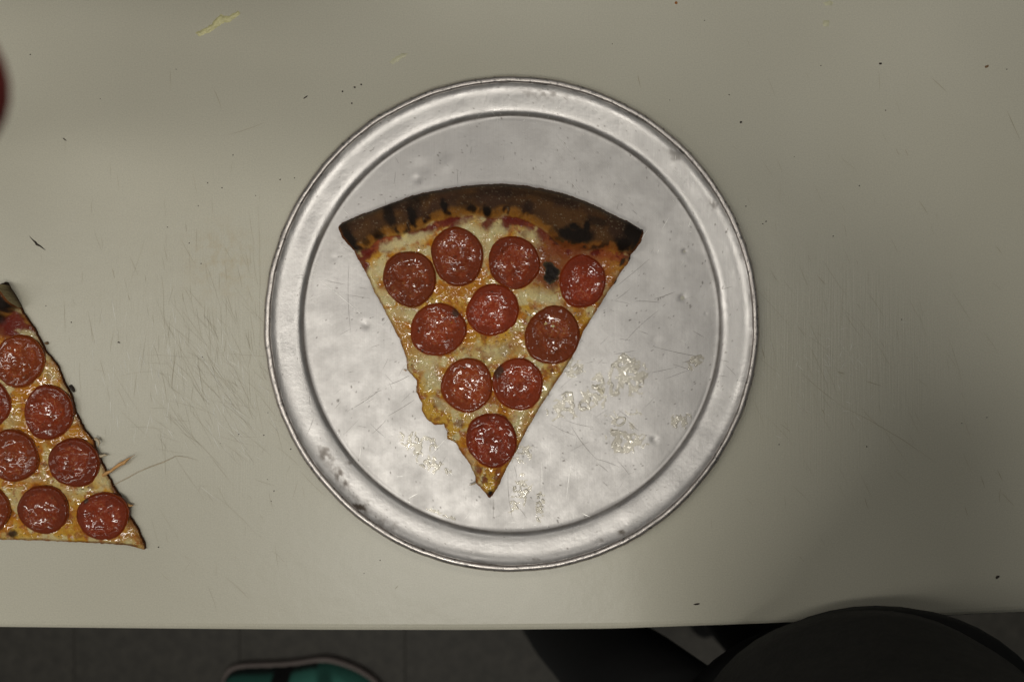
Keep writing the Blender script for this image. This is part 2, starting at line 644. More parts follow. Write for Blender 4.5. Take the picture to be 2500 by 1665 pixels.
specks = [
    (74, 134, 'faint dark speck in the top left corner of the board beside the red sleeve'),
    (430, 170, 'tiny speck on the board directly below the yellow cheese streak at top left'),
    (245, 242, 'tiny brown speck at upper left, between the red sleeve and the thin sliver crumb'),
    (569, 379, 'dark speck level with the upper pan, midway between left picture edge and pan rim'),
    (507, 447, 'uppermost of a loose pair of specks above the tan stain left of the pan'),
    (542, 459, 'second speck of the loose pair above the tan stain, the one nearer the pan'),
    (624, 478, 'speck between the tan stain and the pan rim at upper left'),
    (484, 503, 'single speck just above and left of the tan stain on the board'),
    (409, 555, 'speck left of the tan stain, on the clean part of the board'),
    (112, 747, 'small speck just right of the upper tip of the left pizza slice'),
    (174, 787, 'short dark speck to the right of the crust of the left pizza slice'),
    (462, 594, 'dark speck touching the left side of the tan stain'),
    (491, 644, 'speck just below the tan stain left of the pan'),
    (494, 872, 'brown speck in the middle of the scratched patch between left slice and pan'),
    (684, 439, 'short dark speck close to the pan rim at upper left, left one of two'),
    (719, 435, 'tiny speck nearly touching the pan rim at upper left, right one of two'),
    (2458, 170, 'tiny dot beside the brownish crumb near the top right corner'),
    (1939, 383, 'black dot on the empty board to the upper right of the pan'),
    (2162, 270, 'faint dot in the upper right, halfway between the pan and the right picture edge'),
    (2098, 454, 'faint dot on the board right of the pan, level with the top of the crust'),
    (2034, 577, 'lone dark dot right of the pan, level with the right crust corner'),
    (1870, 541, 'brown speck beside the right pan rim, upper one of a close pair'),
    (1862, 547, 'brown speck beside the right pan rim, lower one of a close pair'),
    (1821, 504, 'dark dot nearest the right pan rim, level with the upper part of the crust'),
    (1495, 108, 'tiny dot above the pan, just right of its topmost point'),
    (1635, 245, 'dark dot above the upper right curve of the pan rim, near the short scratch'),
    (1780, 232, 'small dark dot above the round black crumb at upper right of the pan'),
    (2004, 161, 'small grey speck near the top, left of the dark double crumb'),
    (1720, 51, 'small tan speck near the top edge, right of the orange crumb'),
    (2348, 1033, 'black dot at far right, upper left one of two below the right scratches'),
    (2409, 1019, 'small dot at far right, nearest the right picture edge'),
    (2201, 780, 'black dot right of the pan, level with its centre'),
    (1902, 1085, 'black dot close to the lower right curve of the pan rim'),
    (2116, 1090, 'brown dot with a faint scratch beside it at lower right of the pan'),
    (654, 1007, 'dark speck closest to the left pan rim, level with the lower pepperoni'),
    (583, 1060, 'dark speck left of the pan, just outside the pair beside the rim'),
    (644, 1062, 'dot under the speck closest to the left pan rim'),
    (538, 1082, 'leftmost dot of the four specks between the cheese strand and the pan'),
    (653, 1170, 'black crumb by the lower left curve of the pan rim'),
    (710, 1096, 'dot nearly touching the lower left pan rim'),
    (669, 1198, 'faint dot just below the black crumb at the lower left of the pan'),
    (662, 1223, 'lowest of three specks in a line at the lower left of the pan'),
    (928, 1367, 'faint speck right under the bottom left curve of the pan'),
    (889, 1399, 'dark dot on the board below the bottom left of the pan'),
    (387, 1335, 'tiny dot just right of the pointed tip of the left pizza slice')]
k = 0
for (x, y, lab) in specks:
    k += 1
    r_ = random.uniform(1.1, 2.0)
    tag(lump('crumb', x, y, r_, r_ * random.uniform(0.6, 1), random.uniform(0, 180), 0.0006, M_CHAR, seed=k), lab, 'crumb', 'crumbs on the cutting board')
for (x, y, lab) in ((836, 224, 'leftmost black speck in the row of three above the pan rim at upper left'),
                    (866, 214, 'middle and largest black speck in the row of three at upper left of the pan'),
                    (882, 207, 'rightmost black speck in the row of three at upper left of the pan'),
                    (859, 253, 'single black speck just below the row of three at upper left of the pan')):
    k += 1
    tag(lump('crumb', x, y, 3.0 if x == 866 else 2.2, 2.2, 10, 0.0008, M_CHAR, seed=k), lab, 'crumb')
tag(lump('crumb', 746, 238, 6.5, 1.5, -35, 0.0006, M_CHAR, seed=91), 'short dark sliver of crumb left of the row of three specks', 'crumb')
tag(lump('crumb', 158, 341, 6, 1.3, 38, 0.0006, M_CHAR, seed=92), 'thin brown sliver crumb at the upper left of the board', 'crumb')
tag(lump('crumb', 290, 836, 3.6, 1.8, 10, 0.0007, M_CHAR, seed=93), 'dark flat crumb on the board between the left slice and the pan', 'crumb')
tag(lump('crumb', 1809, 299, 3.0, 3.0, 10, 0.0009, M_CHAR, seed=94), 'round black crumb nearest the upper right of the pan rim', 'crumb')
tag(lump('crumb', 2149, 156, 4.2, 2.6, -8, 0.0009, M_CHAR, seed=95), 'dark double crumb at the top of the board, midway between pan and right edge', 'crumb')
tag(lump('crumb', 2409, 163, 6.0, 3.2, -25, 0.0007, M_CRUMB, seed=96), 'brownish crumb near the top right corner of the board', 'crumb')
tag(lump('crumb', 1651, 8, 3.6, 3.4, 0, 0.0012, M_ORANGE, seed=97), 'bright orange crumb at the very top edge of the picture', 'crumb')
tag(lump('crumb', 2435, 1408, 6.5, 3.4, -40, 0.0010, M_CHAR, seed=98), 'black crumb at the lower right of the board above the dark shirt', 'crumb')
tag(lump('crumb', 1701, 1474, 9, 2.0, -8, 0.0008, M_CHAR, seed=99), 'long thin dark crumb near the lower edge of the board', 'crumb')


def sliver(name, pts, widths, mat, z0=0.0, h=0.0008, parent=None):
    """bent sliver / strand with an arched cross-section along a pixel path"""
    V, F = [], []
    n = len(pts)
    m = 6
    for i, ((x, y), w) in enumerate(zip(pts, widths)):
        a_ = pts[max(i - 1, 0)]
        b_ = pts[min(i + 1, n - 1)]
        L = math.hypot(b_[0] - a_[0], b_[1] - a_[1])
        nx, ny = -(b_[1] - a_[1]) / L, (b_[0] - a_[0]) / L
        for j in range(m):
            t = math.pi * j / (m - 1)
            off = math.cos(t) * w / 2
            q = P(x + nx * off, y + ny * off, z0)
            V.append((q[0], q[1], z0 + h * math.sin(t) * min(1, w / 3)))
    for i in range(n - 1):
        for j in range(m - 1):
            a_ = i * m + j
            F.append((a_, a_ + m, a_ + m + 1, a_ + 1))
        F.append((i * m + m - 1, (i + 1) * m + m - 1, (i + 1) * m, i * m))
    F.append(list(range(m)))
    F.append(list(range((n - 1) * m, n * m))[::-1])
    me = bpy.data.meshes.new(name)
    me.from_pydata(V, [], F)
    return link(name, me, mat, parent)


tag(sliver('herb_sliver', [(72, 577), (80, 586), (87, 592), (90, 597), (98, 601), (106, 607), (111, 611)],
           [0.8, 2.0, 4.5, 5.5, 3.4, 2.0, 0.7], M_CHAR, 0, 0.0012),
    'jagged dark brown sliver lying on the board above the left pizza slice', 'sliver')


def smear(name, outline, mat, h, label, wob=3.0, step=1.5, seed=3):
    xs = [q[0] for q in outline]; ys = [q[1] for q in outline]
    X, Y = np.meshgrid(np.arange(min(xs) - 8, max(xs) + 8, step), np.arange(min(ys) - 8, max(ys) + 8, step))
    sdf = poly_sdf(X, Y, outline) + (fbm(X, Y, 7, 3, seed) - 0.5) * 2 * wob
    X2, Y2, Q = field(X, Y, sdf, step)
    Z = h * sstep(0, 5, -sdf) * (0.4 + 1.2 * fbm(X, Y, 6, 3, seed + 5)) + 0.00005
    V = np.stack([(X2 - CX) * S, -(Y2 - CY) * S, Z], -1).reshape(-1, 3)
    V, Q = compact(V, Q)
    o = link(name, mesh_np(name, V, Q), mat)
    return tag(o, label, 'smear')


smear('cheese_smear', [(478, 81), (488, 90), (512, 80), (533, 66), (548, 56), (562, 56), (574, 44), (587, 36), (582, 28),
                       (568, 35), (556, 42), (539, 37), (527, 46), (518, 60), (500, 70)], M_SMEAR, 0.0012,
      'pale yellow streak of cheese on the board at the top left', wob=2.5)
M_SMEAR2 = simple('thin_smear', (0.60, 0.58, 0.40), 0.4, bmp=0.001, sc=200)
smear('cheese_smear', [(950, 152), (958, 158), (975, 148), (990, 140), (996, 130), (985, 130), (970, 138)], M_SMEAR2,
      0.0005, 'faint yellowish cheese smear on the board just above the pan, left of centre', wob=3)
smear('cheese_smear', [(2008, 8), (2016, 16), (2030, 14), (2036, 6), (2028, 2)], M_SMEAR2, 0.0006,
      'small tan smear at the top edge of the board, right of the pan', wob=2)
smear('cheese_smear', [(2008, 50), (2010, 66), (2024, 66), (2024, 52)], M_SMEAR2, 0.0005,
      'faint round pale smear just below the small tan one at upper right', wob=3)

# ------------------------------------------------------------------ the aluminium pan
PCX, PCY = 1249.0, 791.0
# (radius in photo px, height m)
prof = [(0, .0012)]
prof += [(r_, .0012) for r_ in np.arange(3, 500, 3.0)]
prof += [(500, .0012), (503, .0013), (505.5, .0016), (507.5, .00185), (509.5, .00190), (511.5, .0020)]
PR = [(508, .0020), (512, .0031), (516, .0041), (521, .0049), (530, .0057), (540, .0062), (552, .0067), (562, .0071),
      (571, .0077), (579, .0087), (584, .0096), (589, .0106)]
rr_ = np.array([q[0] for q in PR], float)
zz_ = np.array([q[1] for q in PR], float)
prof = [q for q in prof if q[0] < 508]
for r_ in np.arange(508, 589.5, 2.0):
    prof.append((r_, float(np.interp(r_, rr_, zz_))))
n_base_end = [i for i, q in enumerate(prof) if q[0] >= 508][0]
n_rim_end = len(prof) - 1
# rolled bead: from inside crease over the top and down outside
bead_c, bead_z, bead_r = 597.0, 0.0098, 8.5
for t in np.linspace(168, -95, 22):
    a_ = math.radians(t)
    prof.append((bead_c + bead_r * math.cos(a_), bead_z + bead_r * S * math.sin(a_)))
nseg = 900
R = np.array([q[0] for q in prof])[:, None]
Zp = np.array([q[1] for q in prof])[:, None]
A = np.linspace(0, 2 * math.pi, nseg, endpoint=False)[None, :]
# smooth the rim profile a little
for _ in range(6):
    Zs = Zp.copy()
    Zs[n_base_end + 1:n_rim_end - 1] = (Zp[n_base_end:n_rim_end - 2] + 2 * Zp[n_base_end + 1:n_rim_end - 1] + Zp[n_base_end + 2:n_rim_end]) / 4
    Zp = Zs
X = PCX + R * np.cos(A)
Y = PCY + R * np.sin(A)
Z = Zp + 0 * A
# the hammered unevenness of a much used pan
isb = sstep(508, 495, R) + 0 * A
wv = (fbm(X, Y, 180, 1, 3) - 0.5) * 0.0018 + (fbm(X, Y, 75, 1, 8) - 0.5) * 0.00030 + (fbm(X, Y, 26, 1, 5) - 0.5) * 0.00004
Z = Z + wv * isb
rimw = sstep(508, 520, R) * sstep(600, 585, R)
Z = Z + rimw * ((fbm(np.cos(A) * 600 + 0 * R, np.sin(A) * 600 + R * 0.3, 90, 2, 15) - 0.5) * 0.0007)
for (dx, dy, r_, d_) in ((1671, 614, 9, -.0011), (1666, 728, 13, -.0012), (1723, 766, 5, -.0006), (893, 792, 15, -.0011),
                         (1018, 438, 14, -.0008), (1597, 1073, 12, -.0009), (1030, 410, 30, -.0008), (815, 630, 10, -.0003),
                         (760, 765, 30, .0006), (1090, 400, 26, .0007), (805, 845, 25, -.0006), (1600, 830, 22, -.0005)):
    e = np.exp(-((X - dx) ** 2 + (Y - dy) ** 2) / (2 * (r_ / 2.0) ** 2))
    Z = Z + d_ * e + -d_ * 0.25 * np.exp(-((X - dx) ** 2 + (Y - dy) ** 2) / (2 * (r_ * 1.3) ** 2))
# bead waviness
isbead = (R > 588) + 0 * A
rw = (fbm(np.cos(A) * 30, np.sin(A) * 30, 2.2, 3, 21) - 0.5) * 3.0
R2 = R + rw * sstep(575, 600, R)
Z = Z + isbead * (fbm(np.cos(A) * 30, np.sin(A) * 30, 1.5, 2, 31) - 0.5) * 0.0006
kk = S * (H - Z) / H
WX = (PCX + R2 * np.cos(A) - CX) * kk
WY = -(PCY + R2 * np.sin(A) - CY) * kk
V = np.stack([WX, WY, Z], -1).reshape(-1, 3)
# albedo and roughness: clean aluminium, dirt by the creases, dark patches on the rim
col = np.ones(X.shape + (3,)) * np.array([0.72, 0.695, 0.670])
nz = fbm(X, Y, 90, 4, 41)
col *= (0.90 + 0.12 * nz)[..., None]
dirt = 0.55 * np.exp(-((R - 509.5) / 3.0) ** 2) * (0.4 + 0.9 * fbm(X, Y, 12, 3, 47)) + 0 * A
dirt = dirt + 0.28 * np.exp(-((R - 586) / 4.5) ** 2) * sstep(0.35, 0.7, fbm(X, Y, 26, 3, 48))
for (dx, dy, a_, b_, an, am) in ((800, 1115, 26, 14, 50, .7), (830, 1165, 34, 12, 52, .75), (875, 1232, 26, 16, 45, .95),
                                 (945, 1285, 45, 14, 32, .55), (1325, 232, 60, 11, 10, .4), (1650, 380, 26, 12, 45, .4),
                                 (1740, 500, 16, 9, 55, .5), (1520, 1300, 9, 6, 0, .9), (1305, 1370, 13, 7, 0, .8),
                                 (1465, 1318, 7, 5, 0, .6), (1812, 620, 14, 7, 70, .5), (853, 1130, 7, 5, 0, .6)):
    dirt = np.maximum(dirt, am * blob(X, Y, dx, dy, a_, b_, an, 0.7, 0.7, 60) * sstep(0.25, 0.7, fbm(X, Y, 12, 4, 66)))
specks = sstep(0.86, 0.92, fbm(X, Y, 6, 2, 71)) * 0.5
dirt = np.clip(np.maximum(dirt, specks), 0, 1)[..., None]
brown = np.array([0.13, 0.10, 0.075])
col = col * (1 - dirt) + brown * dirt
nickd = (sstep(0.70, 0.78, fbm(X, Y, 5, 2, 77)) * isbead)[..., None] * 0.6
beadc = np.array([0.68, 0.63, 0.59])
col = np.where(isbead[..., None] > 0, beadc * (1 - nickd) + 0.08 * nickd, col)
rough = 0.56 + 0.06 * (fbm(X, Y, 45, 3, 81) - 0.5) * 2 + 0.3 * dirt[..., 0]
rough = np.where(R > 508, rough - 0.15, rough)
col, rough = col.reshape(-1, 3), rough.ravel()
nr = len(prof)
idx = np.arange(nr * nseg).reshape(nr, nseg)


def ring_faces(i0, i1):
    a_ = idx[i0:i1]
    b_ = idx[i0 + 1:i1 + 1]
    q = np.stack([a_, np.roll(a_, -1, 1), np.roll(b_, -1, 1), b_], -1).reshape(-1, 4)
    return q[:, ::-1]


pan = thing('pizza_pan', 'round dented aluminium pizza pan with a wide rim, holding the whole slice', 'pan')
for nm, i0, i1 in (('pan_base', 1, n_base_end), ('rim', n_base_end, n_rim_end), ('rolled_edge', n_rim_end, nr - 1)):
    Q = ring_faces(i0, i1)
    v_, q_, c_, w_ = compact(V, Q, col, rough)
    o = link(nm, mesh_np(nm, v_, q_, c_, w_), M_PAN, pan)
    if nm == 'pan_base':
        # fill the little hole in the middle (under the slice)
        fan = bpy.data.meshes.new('pan_base')
        ring = list(range(nseg))
        me2 = o.data
        import bmesh
        bm = bmesh.new(); bm.from_mesh(me2); bm.verts.ensure_lookup_table()
        try:
            bm.faces.new([bm.verts[i] for i in range(nseg)])
        except Exception:
            pass
        bm.to_mesh(me2); bm.free()


def pan_z(px, py):
    """height of the pan surface at a photo pixel"""
    r_ = math.hypot(px - PCX, py - PCY)
    if r_ > 508:
        i = int(np.argmin(np.abs(R[:n_rim_end, 0] - r_)))
        j = int(((math.atan2(py - PCY, px - PCX)) % (2 * math.pi)) / (2 * math.pi) * nseg) % nseg
        return float(Z[i, j]) + 0.0002
    i = min(int(round(r_ / 3.0)), nr - 1)
    j = int(((math.atan2(py - PCY, px - PCX)) % (2 * math.pi)) / (2 * math.pi) * nseg) % nseg
    return float(Z[i, j]) + 0.00012


def pan_strips(name, lines, mat, up=0.00010):
    V_, F_ = [], []
    for (x0, y0, x1, y1, w) in lines:
        L = math.hypot(x1 - x0, y1 - y0) + 1e-6
        nx, ny = -(y1 - y0) / L, (x1 - x0) / L
        n = max(3, int(L / 9))
        bend = random.uniform(-0.035, 0.035) * L
        b0 = len(V_)
        for i in range(n + 1):
            t = i / n
            ww = w * 0.36 * (0.1 + 0.9 * math.sin(math.pi * min(max(t, .02), .98)) ** 0.5) * random.uniform(0.7, 1.15)
            cx = x0 + (x1 - x0) * t + nx * bend * math.sin(math.pi * t)
            cy = y0 + (y1 - y0) * t + ny * bend * math.sin(math.pi * t)
            z_ = pan_z(cx, cy) + up
            V_.append(P(cx + nx * ww, cy + ny * ww, z_))
            V_.append(P(cx - nx * ww, cy - ny * ww, z_))
        for i in range(n):
            a_ = b0 + 2 * i
            F_.append((a_, a_ + 1, a_ + 3, a_ + 2))
    me = bpy.data.meshes.new(name)
    me.from_pydata(V_, [], F_)
    o = link(name, me, mat, pan, smooth=False)
    o['kind'] = 'stuff'


def inpan(L, rmax=500):
    return [q for q in L if math.hypot(q[0] - PCX, q[1] - PCY) < rmax and math.hypot(q[2] - PCX, q[3] - PCY) < rmax]


z3 = lambda x, y: (630 + x / 3.92, 560 + y / 3.92)
z4 = lambda x, y: (640 + x / 3.337, 950 + y / 3.337)
z5 = lambda x, y: (1240 + x / 3.568, 1000 + y / 3.568)
z6 = lambda x, y: (1500 + x / 3.92, 560 + y / 3.92)
zz = lambda f, x0, y0, x1, y1, w: (*f(x0, y0), *f(x1, y1), w)
dark = [zz(z4, 745, 152, 955, 10, 2.2), zz(z4, 800, 95, 890, 50, 1.4), zz(z4, 1025, 218, 1238, 88, 1.8), zz(z4, 590, 160, 640, 100, 1.0),
        zz(z4, 900, 360, 1010, 250, 1.2), zz(z4, 1885, 900, 1880, 1055, 1.6), zz(z4, 1660, 860, 1660, 910, 1.2),
        zz(z4, 420, 230, 360, 380, 1.3), zz(z4, 385, 40, 392, 150, 1.3), zz(z4, 1500, 545, 1400, 700, 1.0),
        zz(z6, 0, 560, 335, 285, 1.3), zz(z6, 0, 680, 160, 560, 1.2), zz(z6, 200, 688, 430, 700, 1.7), zz(z6, 385, 665, 582, 597, 2.0),
        zz(z6, 0, 685, 160, 720, 1.4), zz(z6, 105, 1070, 430, 770, 1.4), zz(z6, 370, 1120, 832, 1220, 1.7), zz(z6, 240, 970, 320, 1000, 1.5),
        zz(z6, 750, 970, 860, 1033, 1.5), zz(z6, 560, 1290, 738, 1352, 1.7), zz(z6, 360, 1370, 565, 1328, 1.6), zz(z6, 650, 1275, 765, 1240, 1.6),
        zz(z6, 1020, 1250, 1095, 1270, 1.4), zz(z6, 1060, 1295, 1160, 1395, 1.4), zz(z6, 1030, 575, 1125, 547, 1.9), zz(z6, 990, 1395, 1080, 1412, 1.2),
        zz(z6, 0, 1195, 200, 1160, 1.5), zz(z6, 460, 740, 490, 715, 1.5), zz(z6, 490, 1430, 700, 1350, 1.2),
        zz(z5, 510, 95, 740, 152, 1.3), zz(z5, 380, 130, 590, 225, 1.3), zz(z5, 555, 150, 770, 430, 1.7), zz(z5, 770, 430, 970, 500, 1.5),
        zz(z5, 770, 460, 880, 550, 1.4), zz(z5, 960, 450, 1055, 565, 1.6), zz(z5, 1040, 90, 1140, 185, 1.5), zz(z5, 0, 540, 40, 950, 1.6),
        zz(z5, 100, 860, 160, 940, 1.2), zz(z5, 50, 480, 80, 620, 1.0), zz(z5, 960, 0, 1060, 80, 1.5),
        zz(z3, 640, 485, 840, 528, 1.2), zz(z3, 870, 330, 885, 980, 1.0), zz(z3, 840, 625, 1070, 660, 1.0), zz(z3, 1240, 1490, 1445, 1400, 1.8),
        zz(z3, 395, 437, 470, 445, 1.3), zz(z3, 360, 462, 440, 470, 1.2), zz(z3, 1100, 1568, 1180, 1540, 1.2), zz(z3, 960, 555, 1045, 570, 1.0),
        zz(z3, 890, 950, 780, 1010, 1.0), (965, 420, 962, 450, 1.3), (1117, 415, 1118, 452, 1.3)]
dark += inpan(family(45, 1450, 950, 150, 130, -20, 45, 15, 70, 0.5, 1.0)) + inpan(family(35, 900, 950, 120, 130, -30, 40, 10, 60, 0.4, 0.9))
dark += inpan(family(40, 1249, 500, 250, 90, 60, 40, 8, 30, 0.5, 1.0))
pan_strips('dark_scratches', dark, M_SCRD)
light = [zz(z3, 605, 500, 1015, 838, 2.0), zz(z3, 650, 520, 900, 740, 1.3), zz(z3, 760, 125, 840, 200, 1.6), zz(z3, 770, 138, 880, 160, 1.2),
         zz(z3, 530, 325, 580, 345, 1.6), zz(z3, 505, 395, 545, 398, 1.8), zz(z3, 510, 435, 560, 430, 1.4), zz(z3, 480, 495, 530, 498, 1.6),
         zz(z3, 470, 670, 690, 605, 1.1), zz(z4, 790, 560, 805, 470, 1.8), zz(z4, 1375, 530, 1495, 405, 2.2), zz(z4, 1195, 890, 1270, 848, 2.0),
         zz(z4, 1310, 370, 1312, 540, 1.2), zz(z4, 1500, 640, 1560, 710, 1.4), zz(z4, 1090, 710, 1150, 708, 1.5),
         zz(z5, 585, 190, 580, 320, 1.5), zz(z5, 555, 460, 512, 780, 1.4), zz(z5, 690, 50, 690, 220, 1.2), zz(z5, 293, 455, 297, 680, 1.5),
         zz(z5, 1000, 660, 1075, 722, 1.6), zz(z5, 1690, 220, 1660, 340, 1.3), zz(z5, 1790, 0, 1775, 130, 1.3), zz(z5, 0, 980, 75, 982, 1.2),
         zz(z5, 650, 900, 710, 930, 2.4), zz(z5, 370, 340, 380, 450, 1.0),
         (1355, 325, 1400, 375, 1.6), (1391, 442, 1420, 476, 1.8), (1616, 560, 1633, 532, 1.6), (1680, 555, 1686, 535, 1.6), (1563, 590, 1581, 562, 1.6),
         (886, 359, 902, 366, 2.0), (900, 352, 912, 366, 1.6), (1181, 266, 1190, 235, 1.5), (1532, 310, 1534, 348, 1.4), (1484, 285, 1487, 305, 1.4),
         (840, 515, 852, 526, 1.6), (850, 530, 862, 545, 1.4), (806, 478, 815, 470, 1.3)]
light += inpan(family(60, 1230, 265, 120, 16, 60, 50, 5, 18, 0.6, 1.5), 585) + inpan(family(45, 1650, 470, 60, 80, 60, 40, 4, 16, 0.6, 1.4), 585)
light += inpan(family(110, 1249, 800, 280, 250, 80, 50, 8, 50, 0.35, 0.9))
light += inpan(family(50, 1400, 420, 100, 60, 50, 6, 30, 90, 0.3, 0.7))
for _ in range(60):   # nicks along the inner crease
    t = random.uniform(0, 2 * math.pi)
    r_ = random.uniform(492, 503)
    x, y = PCX + r_ * math.cos(t), PCY + r_ * math.sin(t)
    light.append((x, y, x + random.uniform(-6, 6), y + random.uniform(-5, 5), random.uniform(0.8, 1.8)))
pan_strips('bright_scratches', light, M_SCRL, 0.00013)
for (x, y, r_) in ((1671, 614, 3.0), (1690, 792, 2.0), (782, 600, 2.2), (1370, 1269, 1.6), (1387, 1182, 1.4), (1763, 1012, 2.0)):
    pass


# grease puddles: real thin raised films
def grease(cx, cy, a_, b_, ang, thr, seed, label, size=17, step=1.1, h=0.00042):
    ext = max(a_, b_) * 1.15
    X, Y = np.meshgrid(np.arange(cx - ext, cx + ext, step), np.arange(cy - ext, cy + ext, step))
    w = blob(X, Y, cx, cy, a_, b_, ang, 0.6, 0.5, seed)
    f = np.abs(fbm(X, Y, size, 2, seed + 2) - 0.5) * 2
    f2 = 1 - f * 2.1 + (fbm(X, Y, size * 2.2, 2, seed + 9) - 0.5) * 0.9
    lvl = f2 * w - thr
    slev = -lvl * 30
    slev[0, :] = slev[-1, :] = slev[:, 0] = slev[:, -1] = 9
    rp = np.hypot(X - PCX, Y - PCY)
    slev = np.where(rp > 498, 9, slev)
    ok = slev < 0
    hgt, wd = X.shape
    idx_ = np.arange(hgt * wd).reshape(hgt, wd)
    q = np.stack([idx_[:-1, :-1], idx_[1:, :-1], idx_[1:, 1:], idx_[:-1, 1:]], -1).reshape(-1, 4)
    q = q[ok.ravel()[q].any(1)]
    if len(q) == 0:
        return
    r_i = np.clip(np.round(rp / 3.0).astype(int), 0, n_base_end)
    a_i = ((np.arctan2(Y - PCY, X - PCX) % (2 * math.pi)) / (2 * math.pi) * nseg).astype(int) % nseg
    base = Z[r_i, a_i]
    top = base + 0.00004 + h * sstep(0, 0.16, lvl) * (0.3 + 2.6 * np.abs(fbm(X, Y, 24, 2, seed + 4) - 0.5) * 2)
    V_ = np.stack([(X - CX) * S * (H - top) / H, -(Y - CY) * S * (H - top) / H, top], -1).reshape(-1, 3)
    V_, q = compact(V_, q)
    o = link('grease_smear', mesh_np('grease_smear', V_, q), M_GREASE)
    tag(o, label, 'grease')


grease(1515, 925, 62, 48, -20, 0.34, 101, 'large shiny grease patch on the pan right of the slice', 20)
grease(1415, 985, 75, 32, -12, 0.36, 113, 'wet grease streak touching the right cut edge of the slice on the pan', 20)
grease(1535, 1060, 52, 58, -55, 0.42, 127, 'yellowish grease patch on the pan below the large shiny one', 24)
grease(1697, 883, 22, 11, -30, 0.2, 131, 'small grease drop near the right crease of the pan', 14)
grease(1055, 1135, 42, 16, 25, 0.30, 139, 'shiny grease smear on the pan left of the slice tip', 14)
grease(1020, 1075, 60, 30, 20, 0.55, 143, 'faint grease streaks on the pan left of the slice, above the shiny smear', 16)
grease(1270, 1205, 26, 48, 10, 0.45, 149, 'grease spots on the pan just right of the slice tip', 13)
grease(1318, 1235, 10, 36, 5, 0.38, 151, 'narrow grease drip on the pan right of the tip spots', 11)
grease(1275, 1105, 30, 22, -40, 0.42, 157, 'small grease patch against the slice edge beside its lowest pepperoni', 13)
grease(1668, 1030, 26, 20, 20, 0.5, 163, 'small grease spatter near the lower right crease of the pan', 11)
grease(1080, 1265, 60, 14, 22, 0.5, 167, 'row of grease specks along the bottom crease of the pan', 10)
grease(1402, 895, 22, 26, -50, 0.42, 173, 'little grease patch beside the slice right edge, uppermost of the wet spots', 12)

# ------------------------------------------------------------------ pizza slices
KF = 1 - 0.010 / H


def W(fx, fy, z):
    """feature pixel (measured about 1 cm above the board) to world"""
    return ((fx - CX) * S * KF, -(fy - CY) * S * KF, z)


def unit_r(X, Y, p):
    cx, cy, rx, ry, ang = p[:5]
    a_ = math.radians(ang)
    dx, dy = X - cx, Y - cy
    u = (dx * math.cos(a_) + dy * math.sin(a_)) / rx
    v = (-dx * math.sin(a_) + dy * math.cos(a_)) / ry
    return np.sqrt(u * u + v * v), u, v


C_MOZ = np.array([0.64, 0.56, 0.29])
C_YEL = np.array([0.62, 0.36, 0.045])
C_OIL = np.array([0.52, 0.19, 0.008])
C_BRN = np.array([0.29, 0.085, 0.014])
C_SAU = np.array([0.16, 0.014, 0.006])
C_ORS = np.array([0.36, 0.085, 0.018])
C_GOLD = np.array([0.46, 0.20, 0.036])
C_CRU = np.array([0.066, 0.031, 0.016])
C_GRY = np.array([0.085, 0.064, 0.040])
C_CHR = np.array([0.014, 0.009, 0.006])


def mixc(c, k_, w):
    w = np.clip(w, 0, 1)[..., None]
    return c * (1 - w) + k_ * w


